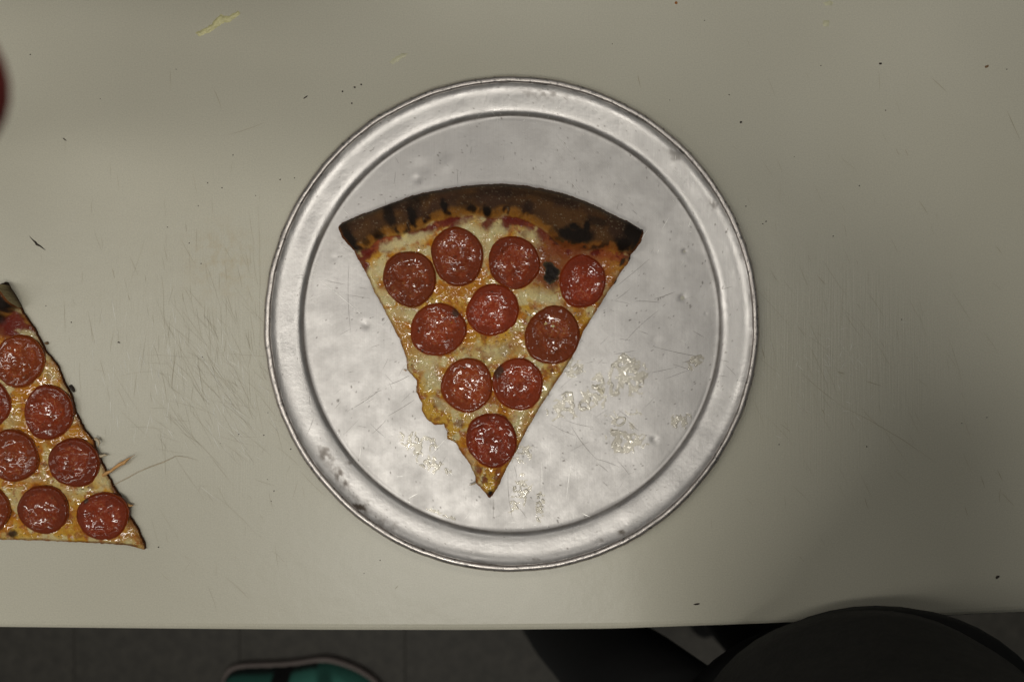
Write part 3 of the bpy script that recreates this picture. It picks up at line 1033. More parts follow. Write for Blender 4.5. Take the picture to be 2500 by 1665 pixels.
def build_slice(name, label, outline, z0, inner_fn, outer_fn, peps, chars, sauces, seed, extras, bounds, thick=0.0052, crust_h=0.0145):
    step = 1.5
    x0, y0, x1, y1 = bounds
    X, Y = np.meshgrid(np.arange(x0, x1, step), np.arange(y0, y1, step))
    sdf = poly_sdf(X, Y, outline) + (fbm(X, Y, 9, 3, seed) - 0.5) * 3.0
    dcr = inner_fn(X, Y) + (fbm(X, Y, 34, 3, seed + 1) - 0.5) * 14      # >0 on the crust side, px
    wid = outer_fn(X, Y)                                              # distance to the outer arc, px
    # --- heights
    t = np.clip(dcr / (dcr + np.maximum(wid, 0) + 1e-6), 0, 1)          # 0 inner edge .. 1 outer arc
    arch = np.sqrt(np.clip(1 - ((t - 0.52) / 0.56) ** 2, 0, 1))
    hb = thick + (fbm(X, Y, 60, 3, seed + 2) - 0.5) * 0.0022
    hc = thick * 0.7 + crust_h * arch * (0.9 + 0.2 * fbm(X, Y, 70, 2, seed + 3))
    mixk = sstep(-10, 14, dcr)
    Hs = hb * (1 - mixk) + hc * mixk                                    # smooth height
    cheese_b = (fbm(X, Y, 24, 2, seed + 4) - 0.5) * 0.0020 + (fbm(X, Y, 8, 1, seed + 5) - 0.5) * 0.00030 + (fbm(X, Y, 13, 1, seed + 6) - 0.5) * 0.0006
    crust_b = (fbm(X, Y, 26, 3, seed + 7) - 0.5) * 0.0016 + (fbm(X, Y, 6, 3, seed + 8) - 0.5) * 0.00045
    Zt = Hs + cheese_b * (1 - mixk) + crust_b * mixk
    # --- albedo
    c = np.ones(X.shape + (3,)) * C_MOZ
    n1 = fbm(X, Y, 70, 3, seed + 10)
    n2 = fbm(X, Y, 26, 4, seed + 11)
    n3 = fbm(X, Y, 10, 3, seed + 12)
    prox = np.full(X.shape, 1e9)
    for p_ in peps:
        ur, _, _ = unit_r(X, Y, p_)
        prox = np.minimum(prox, (ur - 1) * 0.5 * (p_[2] + p_[3]))
    far = sstep(0, 260, -dcr)                                           # towards the tip
    c = mixc(c, C_YEL, 0.25 + 0.75 * sstep(0.40, 0.62, n1) + 0.2 * far)
    oil = sstep(26, 3, prox) * sstep(0.36, 0.60, n1 * 0.5 + n2 * 0.5) + 0.45 * sstep(0.54, 0.72, n2)
    c = mixc(c, C_OIL, oil * 0.85)
    c = mixc(c, C_BRN, sstep(0.56, 0.72, fbm(X, Y, 17, 3, seed + 13)) * (0.25 + 0.6 * far) * 0.8)
    c = mixc(c, C_MOZ * 1.08, sstep(0.60, 0.72, fbm(X, Y, 30, 3, seed + 14)) * 0.75)
    c = mixc(c, C_ORS, sstep(0.62, 0.74, fbm(X, Y, 12, 3, seed + 15)) * 0.6)
    # darker herb and pepper flecks
    c = mixc(c, np.array([0.10, 0.06, 0.02]), sstep(0.79, 0.85, fbm(X, Y, 5.5, 2, seed + 16)) * 0.8)
    c = c * (0.88 + 0.24 * fbm(X, Y, 6, 2, seed + 18))[..., None]
    # sauce line under the crust
    band = sstep(-34, -12, dcr) * sstep(4, -4, dcr)
    c = mixc(c, C_SAU * 0.95, band * sstep(0.32, 0.52, n2) * 0.95)
    c = mixc(c, C_ORS, sstep(-44, -18, dcr) * sstep(0, -6, dcr) * sstep(0.5, 0.66, n3 * 0.5 + n1 * 0.5) * 0.7)
    for i, (sx, sy, ra, rb, an, am) in enumerate(sauces):
        c = mixc(c, C_SAU * 0.9, am * blob(X, Y, sx, sy, ra, rb, an, 0.35, 0.55, seed + 20 + i))
    wet = 0.08 + 0.9 * sstep(0.50, 0.62, fbm(X, Y, 22, 2, seed + 17)) * (0.35 + 0.65 * sstep(40, 2, prox))
    wet = wet * (1 - 0.85 * np.clip(sstep(-60, -20, dcr), 0, 1))
    # crust colours
    cc = np.ones(X.shape + (3,)) * C_CRU
    cc = mixc(cc, C_GOLD * 0.40, sstep(0.42, 0.72, fbm(X, Y, 60, 3, seed + 30)) * 0.35)
    cc = mixc(cc, C_CRU * 0.5, sstep(0.45, 0.75, fbm(X, Y, 60, 3, seed + 31)) * 0.5)
    cc = mixc(cc, C_GOLD, sstep(24, 4, dcr) * sstep(0.30, 0.5, fbm(X, Y, 24, 3, seed + 32)) * 0.95)
    cc = mixc(cc, C_GRY, sstep(26, 2, wid) * 0.8)
    cc = mixc(cc, np.array([0.42, 0.34, 0.22]), sstep(0.76, 0.83, fbm(X, Y, 4.2, 2, seed + 33)) * 0.3)   # semolina dust
    ksel = sstep(-5, 5, dcr)[..., None]
    c = c * (1 - ksel) + cc * ksel
    wet = wet * (1 - ksel[..., 0]) + 0.25 * ksel[..., 0]
    for i, (sx, sy, ra, rb, an, am) in enumerate(chars):
        bb = am * blob(X, Y, sx, sy, ra, rb, an, 0.42, 0.34, seed + 40 + i)
        c = mixc(c, C_CHR, bb)
        wet = wet * (1 - bb)
        Zt = Zt + bb * 0.0004
    for fn in extras:
        c, wet, Zt = fn(X, Y, c, wet, Zt)
    # toasted cut edges
    edge = sstep(-7, -1, sdf)
    c = mixc(c, C_BRN * 0.6, edge * 0.75 * (0.5 + n3 * 0.8))
    rnd_ = sstep(0, 9, -sdf)
    zedge = np.minimum(Zt, 0.0030 + (Zt - 0.0030) * (0.45 + 0.55 * rnd_))
    Zt = np.where(dcr > 0, Zt * (0.25 + 0.75 * np.sqrt(sstep(0, 14, wid))) if True else Zt, zedge)
    Zt = np.minimum(Zt, np.where(dcr > 0, Zt, zedge))
    X2, Y2, Q = field(X, Y, sdf, step)
    V = np.stack([(X2 - CX) * S * KF, -(Y2 - CY) * S * KF, Zt + z0], -1).reshape(-1, 3)
    C = c.reshape(-1, 3)
    Wt = np.clip(wet, 0, 1).ravel()
    root = thing(name, label, 'pizza slice', (0, 0, 0))
    crustf = (dcr.ravel()[Q].mean(1) > 2)
    for nm, sel, mt in (('cheese', ~crustf, M_CHEESE), ('crust', crustf, M_CRUST)):
        v_, q_, c_, w_ = compact(V, Q[sel], C, Wt)
        link(nm, mesh_np(nm, v_, q_, c_, w_), mt, root)
    # side of the dough
    E = skirt_edges(Q)
    used = np.unique(E)
    m = np.full(len(V), -1)
    m[used] = np.arange(len(used))
    top = V[used]
    nu = len(used)
    lv = []
    cs = []
    isC = (dcr.ravel()[used] > 0)
    arc = wid.ravel()[used] < 9
    xx, yy = X2.ravel()[used], Y2.ravel()[used]
    nse = fbm(xx, yy, 9, 3, seed + 50)
    crumbc = np.array([0.42, 0.34, 0.19])
    burnt = np.array([0.055, 0.030, 0.016])
    for li, fr_ in enumerate((1.0, 0.72, 0.42, 0.18, 0.0)):
        z_ = z0 + (top[:, 2] - z0) * fr_
        q = top.copy()
        q[:, 2] = z_
        if 0 < li < 4:
            q[:, :2] += (RNG.rand(nu, 2) - 0.5) * 0.0004
        lv.append(q)
        col_ = np.where(isC[:, None] & ~arc[:, None], crumbc * (0.6 + 0.8 * nse[:, None]), np.ones((nu, 1)) * (C_BRN * 0.55))
        if fr_ < 0.3 or True:
            wb = (1 - fr_) ** 2.2
            col_ = col_ * (1 - wb) + burnt * wb
        col_ = np.where(arc[:, None], C_CRU * 0.8 * (1 - (1 - fr_) * 0.6), col_)
        cs.append(col_)
    Vd = np.concatenate(lv)
    Cd = np.concatenate(cs)
    e0, e1 = m[E[:, 0]], m[E[:, 1]]
    Fs = np.concatenate([np.stack([e0 + li * nu, e0 + (li + 1) * nu, e1 + (li + 1) * nu, e1 + li * nu], -1) for li in range(4)])
    link('dough_side', mesh_np('dough_side', Vd, Fs[:, ::-1], Cd, np.zeros(len(Vd))), M_DOUGH, root)
    # pepperoni
    for i, p_ in enumerate(peps):
        pepperoni(root, p_, X[0], Y[:, 0], Hs + (fbm(X, Y, 60, 1, seed + 2) - .5) * 0, z0, seed * 3 + i * 7, i)
    return root


def pepperoni(root, p_, gx, gy, Hs, z0, seed, i):
    cx, cy, rx, ry, ang = p_[:5]
    notch = p_[5] if len(p_) > 5 else None
    step = 1.25
    ext = max(rx, ry) * 1.12
    X, Y = np.meshgrid(np.arange(cx - ext, cx + ext, step), np.arange(cy - ext, cy + ext, step))
    ur, u, v = unit_r(X, Y, p_)
    th = np.arctan2(v, u)
    wob = 0.035 * np.sin(2 * th + seed) + 0.018 * np.sin(3 * th + seed * 1.7) + 0.012 * np.sin(5 * th + seed * 2.3)
    wob = wob + (fbm(X, Y, 12, 2, seed) - 0.5) * 0.03
    r = ur * (1 + wob)
    if notch:
        nx, ny, nr_ = notch
        r = np.maximum(r, 1 + (nr_ - np.hypot(X - nx, Y - ny) + (fbm(X, Y, 6, 2, seed) - .5) * 6) / (0.5 * (rx + ry)))
    sdf = (r - 1) * 0.5 * (rx + ry)
    ix = np.clip(((X - gx[0]) / (gx[1] - gx[0])).astype(int), 0, len(gx) - 1)
    iy = np.clip(((Y - gy[0]) / (gy[1] - gy[0])).astype(int), 0, len(gy) - 1)
    base = Hs[iy, ix]
    # fit a gentle plane so the disc drapes
    base = 0.5 * base + 0.5 * base[(ur < 1)].mean()
    rnd = random.Random(seed)
    ringw = 0.71 + rnd.uniform(-0.06, 0.05)
    offx, offy = rnd.uniform(-0.08, 0.08), rnd.uniform(-0.08, 0.08)
    r2 = np.sqrt((u - offx) ** 2 + (v - offy) ** 2) + (fbm(X, Y, 24, 3, seed + 4) - 0.5) * 0.30
    ringm = sstep(ringw - 0.10, ringw + 0.06, r2)                       # 1 on the smooth outer ring
    cup = 0.0011 * sstep(0.35, 0.86, r2) - 0.0007 * sstep(0.88, 1.05, r)
    rough_b = (fbm(X, Y, 9, 1, seed + 1) - 0.5) * 0.0006 + (fbm(X, Y, 6, 1, seed + 2) - 0.5) * 0.00030 + (fbm(X, Y, 24, 2, seed + 3) - 0.5) * 0.0016
    Zt = base + 0.0014 + cup + rough_b * (1 - 0.72 * ringm) - 0.0012 * sstep(-5, 0, sdf)
    # tilt
    Zt = Zt + (u * rnd.uniform(-1, 1) + v * rnd.uniform(-1.1, 0.4)) * 0.0005
    c_in = np.array([0.27, 0.034, 0.006])
    c_pk = np.array([0.33, 0.062, 0.022])
    c_ring = np.array([0.19, 0.023, 0.002])
    c_edge = np.array([0.25, 0.045, 0.005])
    c = np.ones(X.shape + (3,)) * c_in
    c = mixc(c, c_pk, sstep(0.50, 0.68, fbm(X, Y, 7, 3, seed + 5)) * 0.75)
    c = mixc(c, np.array([0.50, 0.18, 0.07]), sstep(0.72, 0.80, fbm(X, Y, 4, 2, seed + 6)) * 0.6)
    c = mixc(c, c_ring, ringm * 0.9)
    c = mixc(c, c_ring * 0.8, sstep(0.52, 0.7, fbm(X, Y, 30, 2, seed + 7)) * 0.5)
    c = mixc(c, c_edge, sstep(-4, -1, sdf) * 0.8)
    c = mixc(c, np.array([0.04, 0.012, 0.006]), sstep(0.82, 0.88, fbm(X, Y, 5, 2, seed + 8)) * 0.8)
    wet = np.clip(0.08 + 0.9 * sstep(0.47, 0.64, fbm(X, Y, 18, 2, seed + 9)) * (1 - 0.75 * ringm), 0, 1)
    tone = 0.85 + 0.35 * rnd.random()
    c = c * np.array([tone, tone * rnd.uniform(0.9, 1.3), tone])
    if len(p_) > 6 and p_[6]:
        sx, sy, sr = p_[6]
        w_ = blob(X, Y, sx, sy, sr, sr, 0, 0.4, 0.6, seed)
        c = mixc(c, np.array([0.05, 0.03, 0.018]), w_ * 0.85)
    X2, Y2, Q = field(X, Y, sdf, step)
    V = np.stack([(X2 - CX) * S * KF, -(Y2 - CY) * S * KF, Zt + z0], -1).reshape(-1, 3)
    V, Q, C, Wt = compact(V, Q, c.reshape(-1, 3), wet.ravel())
    E = skirt_edges(Q)
    used = np.unique(E)
    m = np.full(len(V), -1)
    m[used] = np.arange(len(used)) + len(V)
    low = V[used].copy()
    low[:, 2] -= 0.0024
    F2 = np.stack([E[:, 0], m[E[:, 0]], m[E[:, 1]], E[:, 1]], -1)[:, ::-1]
    V = np.concatenate([V, low])
    C = np.concatenate([C, C[used] * 0.8])
    Wt = np.concatenate([Wt, Wt[used]])
    Q = np.concatenate([Q, F2])
    link('pepperoni', mesh_np('pepperoni', V, Q, C, Wt), M_PEP, root)


# ---- the slice on the pan
out1 = [(826, 547), (848, 535), (888, 519), (928, 504), (968, 489), (1009, 475), (1057, 464), (1106, 456), (1162, 449), (1221, 446),
        (1275, 450), (1328, 459), (1380, 471), (1430, 489), (1468, 506), (1501, 524), (1534, 538), (1568, 559), (1568, 573), (1557, 599),
        (1541, 622), (1533, 645), (1520, 660), (1497, 696), (1480, 721), (1455, 762), (1427, 806), (1400, 868), (1372, 914), (1349, 948),
        (1311, 1008), (1283, 1056), (1260, 1104), (1238, 1140), (1219, 1184), (1207, 1203), (1198, 1216), (1193, 1216), (1185, 1206), (1161, 1181),
        (1160, 1164), (1145, 1133), (1120, 1098), (1112, 1082), (1091, 1072), (1091, 1056), (1082, 1037), (1062, 1039), (1040, 1024), (1029, 1005),
        (1029, 986), (1015, 957), (1016, 929), (993, 903), (990, 874), (976, 833), (954, 791), (934, 750), (910, 708), (894, 670),
        (876, 639), (861, 609), (841, 583)]
ik = [(800, 622), (840, 617), (866, 613), (902, 598), (943, 574), (985, 570), (1030, 553), (1060, 540), (1106, 527), (1150, 523), (1200, 530), (1259, 524),
      (1300, 545), (1343, 574), (1378, 604), (1430, 608), (1480, 606), (1530, 616), (1600, 640)]
IKX = np.array([q[0] for q in ik], float)
IKY = np.array([q[1] for q in ik], float)
oa = out1[:18]
OAX = np.array([-100] + [q[0] for q in oa] + [1700], float)
OAY = np.array([560] + [q[1] for q in oa] + [600], float)


def inner1(X, Y):
    return np.interp(X, IKX, IKY) - Y


def outer1(X, Y):
    d = seg_dist(X, Y, oa)
    return d


peps1 = [(1000, 680, 67, 67, 0), (1116, 626, 64, 73, 0), (1255, 641, 62, 67, 0), (1422, 687, 55, 68, 8), (1069, 805, 67, 67, 0, (1122, 746, 13), (1112, 764, 8)),
         (1203, 757, 64, 64.5, 0), (1349, 819, 69, 71, 0), (1140, 941, 66, 65, 0), (1264, 938, 65, 62, 0, None, (1216, 908, 15)), (1200, 1075, 63.5, 66, 0, (1262, 1028, 13))]
chars1 = [(955, 530, 14, 32, -15, .92), (1009, 532, 10, 27, -8, 1), (1012, 505, 18, 22, 0, .6), (1087, 508, 9, 18, -15, 1), (1153, 512, 11, 8, 20, .95),
          (1136, 506, 14, 10, 0, .5), (1190, 519, 10, 14, -35, 1), (857, 588, 16, 27, -30, 1), (846, 562, 16, 18, 0, .75), (925, 573, 13, 11, 0, .85),
          (896, 593, 8, 9, 0, .7), (1030, 486, 24, 16, 0, .6), (960, 505, 22, 14, 0, .5), (1404, 577, 44, 19, 8, 1), (1430, 560, 8, 17, 10, 1), (1399, 557, 12, 9, 10, 1),
          (1452, 545, 28, 11, 15, .65), (1350, 565, 10, 10, 0, .5), (1545, 570, 28, 26, 0, 1), (1520, 597, 22, 18, 0, 1), (1552, 600, 12, 26, 30, .9),
          (1346, 667, 23, 30, 5, 1), (1340, 645, 18, 10, 0, .8), (1230, 475, 60, 10, 3, .4), (1350, 490, 55, 10, 14, .4), (1290, 508, 12, 12, 0, .5),
          (1196, 1212, 12, 13, 0, 1), (1128, 487, 45, 8, -8, .3), (1520, 640, 5, 14, 30, .9), (1360, 588, 22, 8, 30, .6)]
sau1 = [(895, 618, 16, 14, 0, .9), (886, 640, 12, 20, -20, .9), (893, 655, 8, 12, 0, .9), (940, 603, 20, 14, 0, .9), (1003, 563, 15, 9, 0, .9), (1040, 562, 26, 10, -25, .95),
        (1095, 540, 18, 10, -30, .8), (1112, 552, 16, 12, 0, .95), (1130, 535, 30, 7, -5, .7), (1192, 545, 14, 16, 30, .9), (1235, 548, 12, 18, 0, .9), (1260, 540, 28, 9, 12, .9),
        (1210, 530, 28, 6, 0, .7), (1280, 570, 12, 10, 0, .5), (1320, 590, 14, 20, 0, .55), (1345, 612, 26, 16, 0, .6), (1380, 612, 18, 14, 0, .6), (1465, 612, 22, 14, -10, .7),
        (1500, 628, 20, 8, 20, .7), (1316, 660, 7, 32, 0, .6), (1350, 703, 14, 10, 0, .45), (1120, 1035, 12, 10, 0, .6), (1066, 986, 14, 8, 0, .5), (1167, 1150, 8, 14, 0, .6),
        (1230, 860, 12, 14, 0, .4), (1240, 850, 26, 16, 0, .35), (1348, 905, 5, 6, 0, .8), (1182, 1172, 8, 9, 0, .8), (1098, 855, 18, 10, 0, .4), (1215, 1155, 8, 20, 25, .6)]


def mozz1(X, Y, c, wet, Z):
    for (x, y, a_, b_, an, am) in ((1150, 565, 34, 22, 35, .9), (1190, 600, 20, 30, 0, .9), (1215, 565, 22, 16, 0, .7), (960, 598, 30, 14, -15, .8), (1010, 580, 36, 12, -15, .8),
                                   (920, 660, 22, 22, 0, .8), (905, 690, 12, 30, -20, .7), (1300, 590, 16, 24, -20, .5), (1300, 720, 34, 20, 20, .7), (1340, 735, 40, 16, 20, .55),
                                   (985, 765, 42, 14, 12, .8), (1045, 880, 28, 26, 0, .8), (1050, 920, 22, 30, 0, .7), (1080, 990, 30, 12, 30, .6), (1330, 960, 16, 40, 30, .7),
                                   (1215, 860, 30, 20, 0, .5), (1160, 1010, 22, 12, 0, .4), (1270, 1020, 16, 26, 20, .55), (935, 725, 14, 24, -20, .7), (1150, 1120, 14, 20, -20, .4)):
        w_ = am * blob(X, Y, x, y, a_, b_, an, 0.5, 0.5, 300)
        c = mixc(c, C_MOZ * 1.12, w_ * 0.95)
        Z = Z + w_ * 0.0006
    for (x, y, a_, b_, an, am) in ((1130, 715, 70, 16, 0, .9), (1170, 720, 22, 40, 30, .7), (985, 820, 18, 34, -20, .8), (975, 790, 20, 30, -20, .5), (1145, 830, 18, 30, 0, .6),
                                   (1260, 835, 26, 20, 0, .6), (1250, 720, 14, 30, 0, .35), (1200, 1000, 60, 12, 0, .45), (1275, 1050, 12, 30, 20, .6), (1015, 860, 30, 12, 20, .5),
                                   (1180, 610, 12, 40, 10, .4)):
        w_ = am * blob(X, Y, x, y, a_, b_, an, 0.6, 0.5, 310)
        c = mixc(c, C_OIL, w_ * 0.75)
        wet = np.maximum(wet, w_)
    # reddish dry area round the burnt spot at the right
    w_ = blob(X, Y, 1370, 640, 95, 62, 10, 0.5, 0.5, 320)
    c = mixc(c, C_ORS * 0.7, w_ * 0.9 * (c.sum(-1) > 0.2))
    w_ = blob(X, Y, 1480, 660, 40, 60, 25, 0.5, 0.5, 322)
    c = mixc(c, C_ORS * 1.1, w_ * 0.6 * (c.sum(-1) > 0.2))
    for (x, y, r_) in ((1346, 667, 23), (1545, 580, 30)):
        pass
    return c, wet, Z


slice1 = build_slice('pizza_slice', 'large pepperoni pizza slice with a charred crust lying in the middle of the round pan', out1, 0.0021,
                     inner1, outer1, peps1, chars1, sau1, 5, [mozz1], (800, 425, 1600, 1240))
# charred crumbs clinging to its right cut edge and a cheese tuft near the tip
for i, (x, y, a_, b_, an, lab) in enumerate(((1535, 632, 4, 9, 20, 0), (1518, 655, 4, 7, 20, 0), (1560, 590, 5, 9, 30, 0), (1501, 688, 3, 7, 30, 0), (1566, 566, 5, 6, 0, 0))):
    o = lump('burnt_bit', x, y, a_, b_, an, 0.004, M_CHAR, z0=0.0025, seed=200 + i)
    o.parent = slice1
o = sliver('cheese_tuft', [(1164, 1175), (1157, 1181), (1150, 1183), (1146, 1184)], [5, 4, 3, 0.8], M_STRAND2, 0.004, 0.001, slice1)
o = sliver('cheese_tuft', [(992, 906), (988, 903), (984, 902)], [3, 2, 0.8], M_STRAND, 0.004, 0.001, slice1)

# ---- the slice on the board at the left
TIP = (354.0, 1336.0)
RC = 724.0


def f_(q):
    return (CX + (q[0] - CX) / KF, CY + (q[1] - CY) / KF)


out2 = [(33, 712), (50, 738), (62, 765), (88, 802), (116, 856), (146, 893), (160, 931), (178, 962), (190, 1010), (212, 1050), (232, 1073), (236, 1091),
        (247, 1117), (264, 1153), (283, 1189), (305, 1222), (319, 1256), (341, 1291), (355, 1323), (357, 1338)]
out2 = [f_(q) for q in out2] + [(312, 1336), (223, 1329), (89, 1323), (0, 1321), (-150, 1314), (-382, 1300)]
for a_ in np.linspace(180 + 3, 180 + 61.5, 16):
    out2.append((TIP[0] + 738 * math.cos(math.radians(a_)), TIP[1] + 738 * math.sin(math.radians(a_))))
out2 = [q for q in out2]


def inner2(X, Y):
    return np.hypot(X - TIP[0], Y - TIP[1]) - 664


def outer2(X, Y):
    return np.abs(738 - np.hypot(X - TIP[0], Y - TIP[1]))


peps2 = [(41, 882, 63, 64, 0), (112, 1008, 63, 66, 0), (-40, 985, 62, 62, 0), (25, 1114, 64, 64, 0), (175, 1131, 62, 61, 0), (100, 1246, 61, 62, 0),
         (246, 1262, 62, 61, 0, None, (206, 1222, 6)), (-43, 1249, 61, 61, 0), (-110, 860, 63, 63, 0), (-120, 1100, 63, 62, 0), (-190, 1230, 62, 62, 0), (-200, 980, 62, 62, 0)]
chars2 = [(8, 742, 30, 16, 20, 1), (-20, 770, 30, 22, 0, .9), (22, 1306, 12, 10, 0, .9), (-200, 900, 30, 20, 40, .8), (-280, 1050, 24, 40, 0, .9),
          (311, 1275, 14, 16, 0, .8), (352, 1333, 9, 7, 0, .9), (190, 1328, 60, 4, 2, .5), (290, 1333, 40, 4, 3, .7)]
sau2 = [(30, 790, 42, 26, 30, .95), (0, 800, 40, 24, 0, .9), (70, 815, 26, 12, 45, .8), (262, 1120, 14, 16, 50, .8), (290, 1170, 12, 22, -30, .9),
        (286, 1200, 14, 26, -30, .9), (240, 1105, 10, 14, 0, .6), (303, 1262, 10, 20, -20, .7), (-60, 800, 40, 24, 0, .8), (215, 1190, 8, 6, 0, .5)]


def extra2(X, Y, c, wet, Z):
    for (x, y, a_, b_, an, am) in ((66, 818, 28, 9, 20, .8), (95, 850, 12, 30, -30, .9), (160, 960, 12, 30, -30, .9), (125, 905, 16, 20, 0, .5), (235, 1150, 28, 24, 0, .8), (258, 1180, 24, 14, 0, .8),
                                   (160, 1200, 20, 8, 0, .6), (60, 1170, 40, 10, 0, .4), (300, 1245, 9, 22, -40, .5)):
        w_ = am * blob(X, Y, x, y, a_, b_, an, 0.5, 0.5, 400)
        c = mixc(c, C_MOZ * 1.1, w_ * 0.85)
        Z = Z + w_ * 0.0005
    for (x, y, a_, b_, an, am) in ((140, 905, 20, 30, -20, .8), (75, 950, 40, 14, -20, .8), (200, 1050, 20, 24, -20, .6), (100, 1070, 60, 12, 0, .5), (35, 1030, 20, 20, 0, .5), (170, 1040, 22, 14, 0, .5)):
        w_ = am * blob(X, Y, x, y, a_, b_, an, 0.6, 0.5, 410)
        c = mixc(c, C_OIL, w_ * 0.75)
        wet = np.maximum(wet, w_)
    w_ = blob(X, Y, 325, 1305, 40, 26, 30, 0.5, 0.5, 420)
    c = mixc(c, C_OIL * 0.8, w_ * 0.5)
    return c, wet, Z


slice2 = build_slice('pizza_slice', 'pepperoni pizza slice lying directly on the white board, cut off by the left picture edge', out2, 0.0001,
                     inner2, outer2, peps2, chars2, sau2, 17, [extra2], (-420, 660, 380, 1360), crust_h=0.0150)
sliver('cheese_strand', [(252, 1160), (263, 1153), (272, 1149), (282, 1141), (293, 1133), (303, 1129), (312, 1121), (320, 1116), (330, 1110)],
       [9, 9, 7, 8, 9, 10, 6, 1.5, 0.7], M_STRAND, 0.004, 0.0022, slice2)
sliver('cheese_strand', [(262, 1196), (274, 1187), (290, 1177), (314, 1165), (335, 1153), (364, 1140.5), (396, 1129), (414, 1121), (430, 1113), (455, 1116), (480, 1123)],
       [3, 2, 1.2, 1.8, 1.2, 1.8, 1.8, 1.2, 0.9, 0.6, 0.4], M_STRAND2, 0.001, 0.0005, slice2)
sliver('cheese_strand', [(232, 1070), (240, 1075), (243, 1081), (240, 1090)], [8, 7, 5, 1], M_STRAND2, 0.004, 0.0016, slice2)
sliver('cheese_strand', [(236, 1112), (248, 1113), (257, 1110), (263, 1112)], [10, 8, 5, 1], M_STRAND2, 0.003, 0.0016, slice2)
sliver('cheese_strand', [(302, 1228), (313, 1233), (320, 1234), (327, 1233)], [12, 9, 5, 1], M_STRAND, 0.003, 0.0016, slice2)
o = lump('burnt_bit', 115, 838, 4.5, 4, 0, 0.003, M_CRUMB, z0=0.0005, seed=301)
o.parent = slice2
o = lump('burnt_bit', 177, 948, 4, 12, -32, 0.003, M_CHAR, z0=0.0005, seed=302)
o.parent = slice2


# ------------------------------------------------------------------ the teal sneaker on the floor
def PF(px, py):
    return (px - CX) * S * (H - FZ) / H, -(py - CY) * S * (H - FZ) / H


sh = [(548, 1668), (552, 1640), (565, 1622), (582, 1613), (615, 1609), (672, 1608), (729, 1604), (768, 1597), (796, 1594), (825, 1598), (863, 1611), (901, 1631),
      (930, 1655), (944, 1680), (942, 1705), (925, 1728), (890, 1742), (840, 1750), (780, 1750), (720, 1742), (660, 1738), (600, 1738), (565, 1722), (550, 1700)]
step = 2.5
X, Y = np.meshgrid(np.arange(535, 960, step), np.arange(1580, 1765, step))
# resample outline smoothly
def smooth_poly(pts, n=3):
    for _ in range(n):
        q = []
        for i in range(len(pts)):
            a_, b_ = pts[i], pts[(i + 1) % len(pts)]
            q += [(0.75 * a_[0] + 0.25 * b_[0], 0.75 * a_[1] + 0.25 * b_[1]), (0.25 * a_[0] + 0.75 * b_[0], 0.25 * a_[1] + 0.75 * b_[1])]
        pts = q
    return pts
shp = smooth_poly(sh, 2)
sneaker = thing('sneaker', 'teal sneaker with a pale sole standing on the tiled floor below the board', 'shoe', (0, 0, 0))
# sole as an extruded outline
V_, F_ = [], []
ns = len(shp)
cx_, cy_ = 745, 1672
for (sc_, z_) in ((0.975, 0.0005), (1.0, 0.006), (1.0, 0.020), (0.985, 0.024), (0.93, 0.025)):
    for q in shp:
        xx, yy = PF(cx_ + (q[0] - cx_) * sc_, cy_ + (q[1] - cy_) * sc_)
        V_.append((xx, yy, FZ + z_))
for r_ in range(4):
    for i in range(ns):
        j = (i + 1) % ns
        F_.append((r_ * ns + i, r_ * ns + j, (r_ + 1) * ns + j, (r_ + 1) * ns + i))
F_.append(list(range(4 * ns, 5 * ns)))
me = bpy.data.meshes.new('sole')
me.from_pydata(V_, [], F_)
link('sole', me, M_SOLE, sneaker)
sd = poly_sdf(X, Y, [(cx_ + (q[0] - cx_) * 0.955, cy_ + (q[1] - cy_) * 0.90) for q in shp])
tt = (X - 548) / 396.0
hmax = np.interp(tt, [0, 0.12, 0.3, 0.45, 0.7, 0.9, 1.0], [0.062, 0.070, 0.072, 0.072, 0.048, 0.034, 0.024])
hgt = hmax * np.sqrt(np.clip(1 - (1 - np.clip(-sd / 58, 0, 1)) ** 2, 0, 1))
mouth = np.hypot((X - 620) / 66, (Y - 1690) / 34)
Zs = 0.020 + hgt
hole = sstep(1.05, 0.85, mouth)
Zs = Zs - hole * 0.020
teal = np.array([0.05, 0.18, 0.14])
dk = np.array([0.012, 0.012, 0.012])
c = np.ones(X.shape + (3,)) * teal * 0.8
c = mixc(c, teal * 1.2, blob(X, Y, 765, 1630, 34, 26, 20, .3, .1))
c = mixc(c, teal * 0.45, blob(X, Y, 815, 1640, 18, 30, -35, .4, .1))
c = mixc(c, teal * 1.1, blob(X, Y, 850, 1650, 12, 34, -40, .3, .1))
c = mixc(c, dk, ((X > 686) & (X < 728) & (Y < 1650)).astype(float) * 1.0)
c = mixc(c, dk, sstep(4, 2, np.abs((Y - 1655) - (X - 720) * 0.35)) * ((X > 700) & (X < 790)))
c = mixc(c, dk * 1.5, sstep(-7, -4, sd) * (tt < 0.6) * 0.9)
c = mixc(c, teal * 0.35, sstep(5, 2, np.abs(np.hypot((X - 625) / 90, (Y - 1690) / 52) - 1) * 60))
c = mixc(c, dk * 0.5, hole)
X2, Y2, Q = field(X, Y, sd, step)
wx, wy = PF(X2, Y2)
V = np.stack([wx, wy, Zs + FZ], -1).reshape(-1, 3)
holeq = hole.ravel()[Q].mean(1) > 0.6
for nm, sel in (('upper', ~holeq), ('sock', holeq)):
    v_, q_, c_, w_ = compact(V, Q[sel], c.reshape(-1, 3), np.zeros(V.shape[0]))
    link(nm, mesh_np(nm, v_, q_, c_, w_), M_TEAL, sneaker)


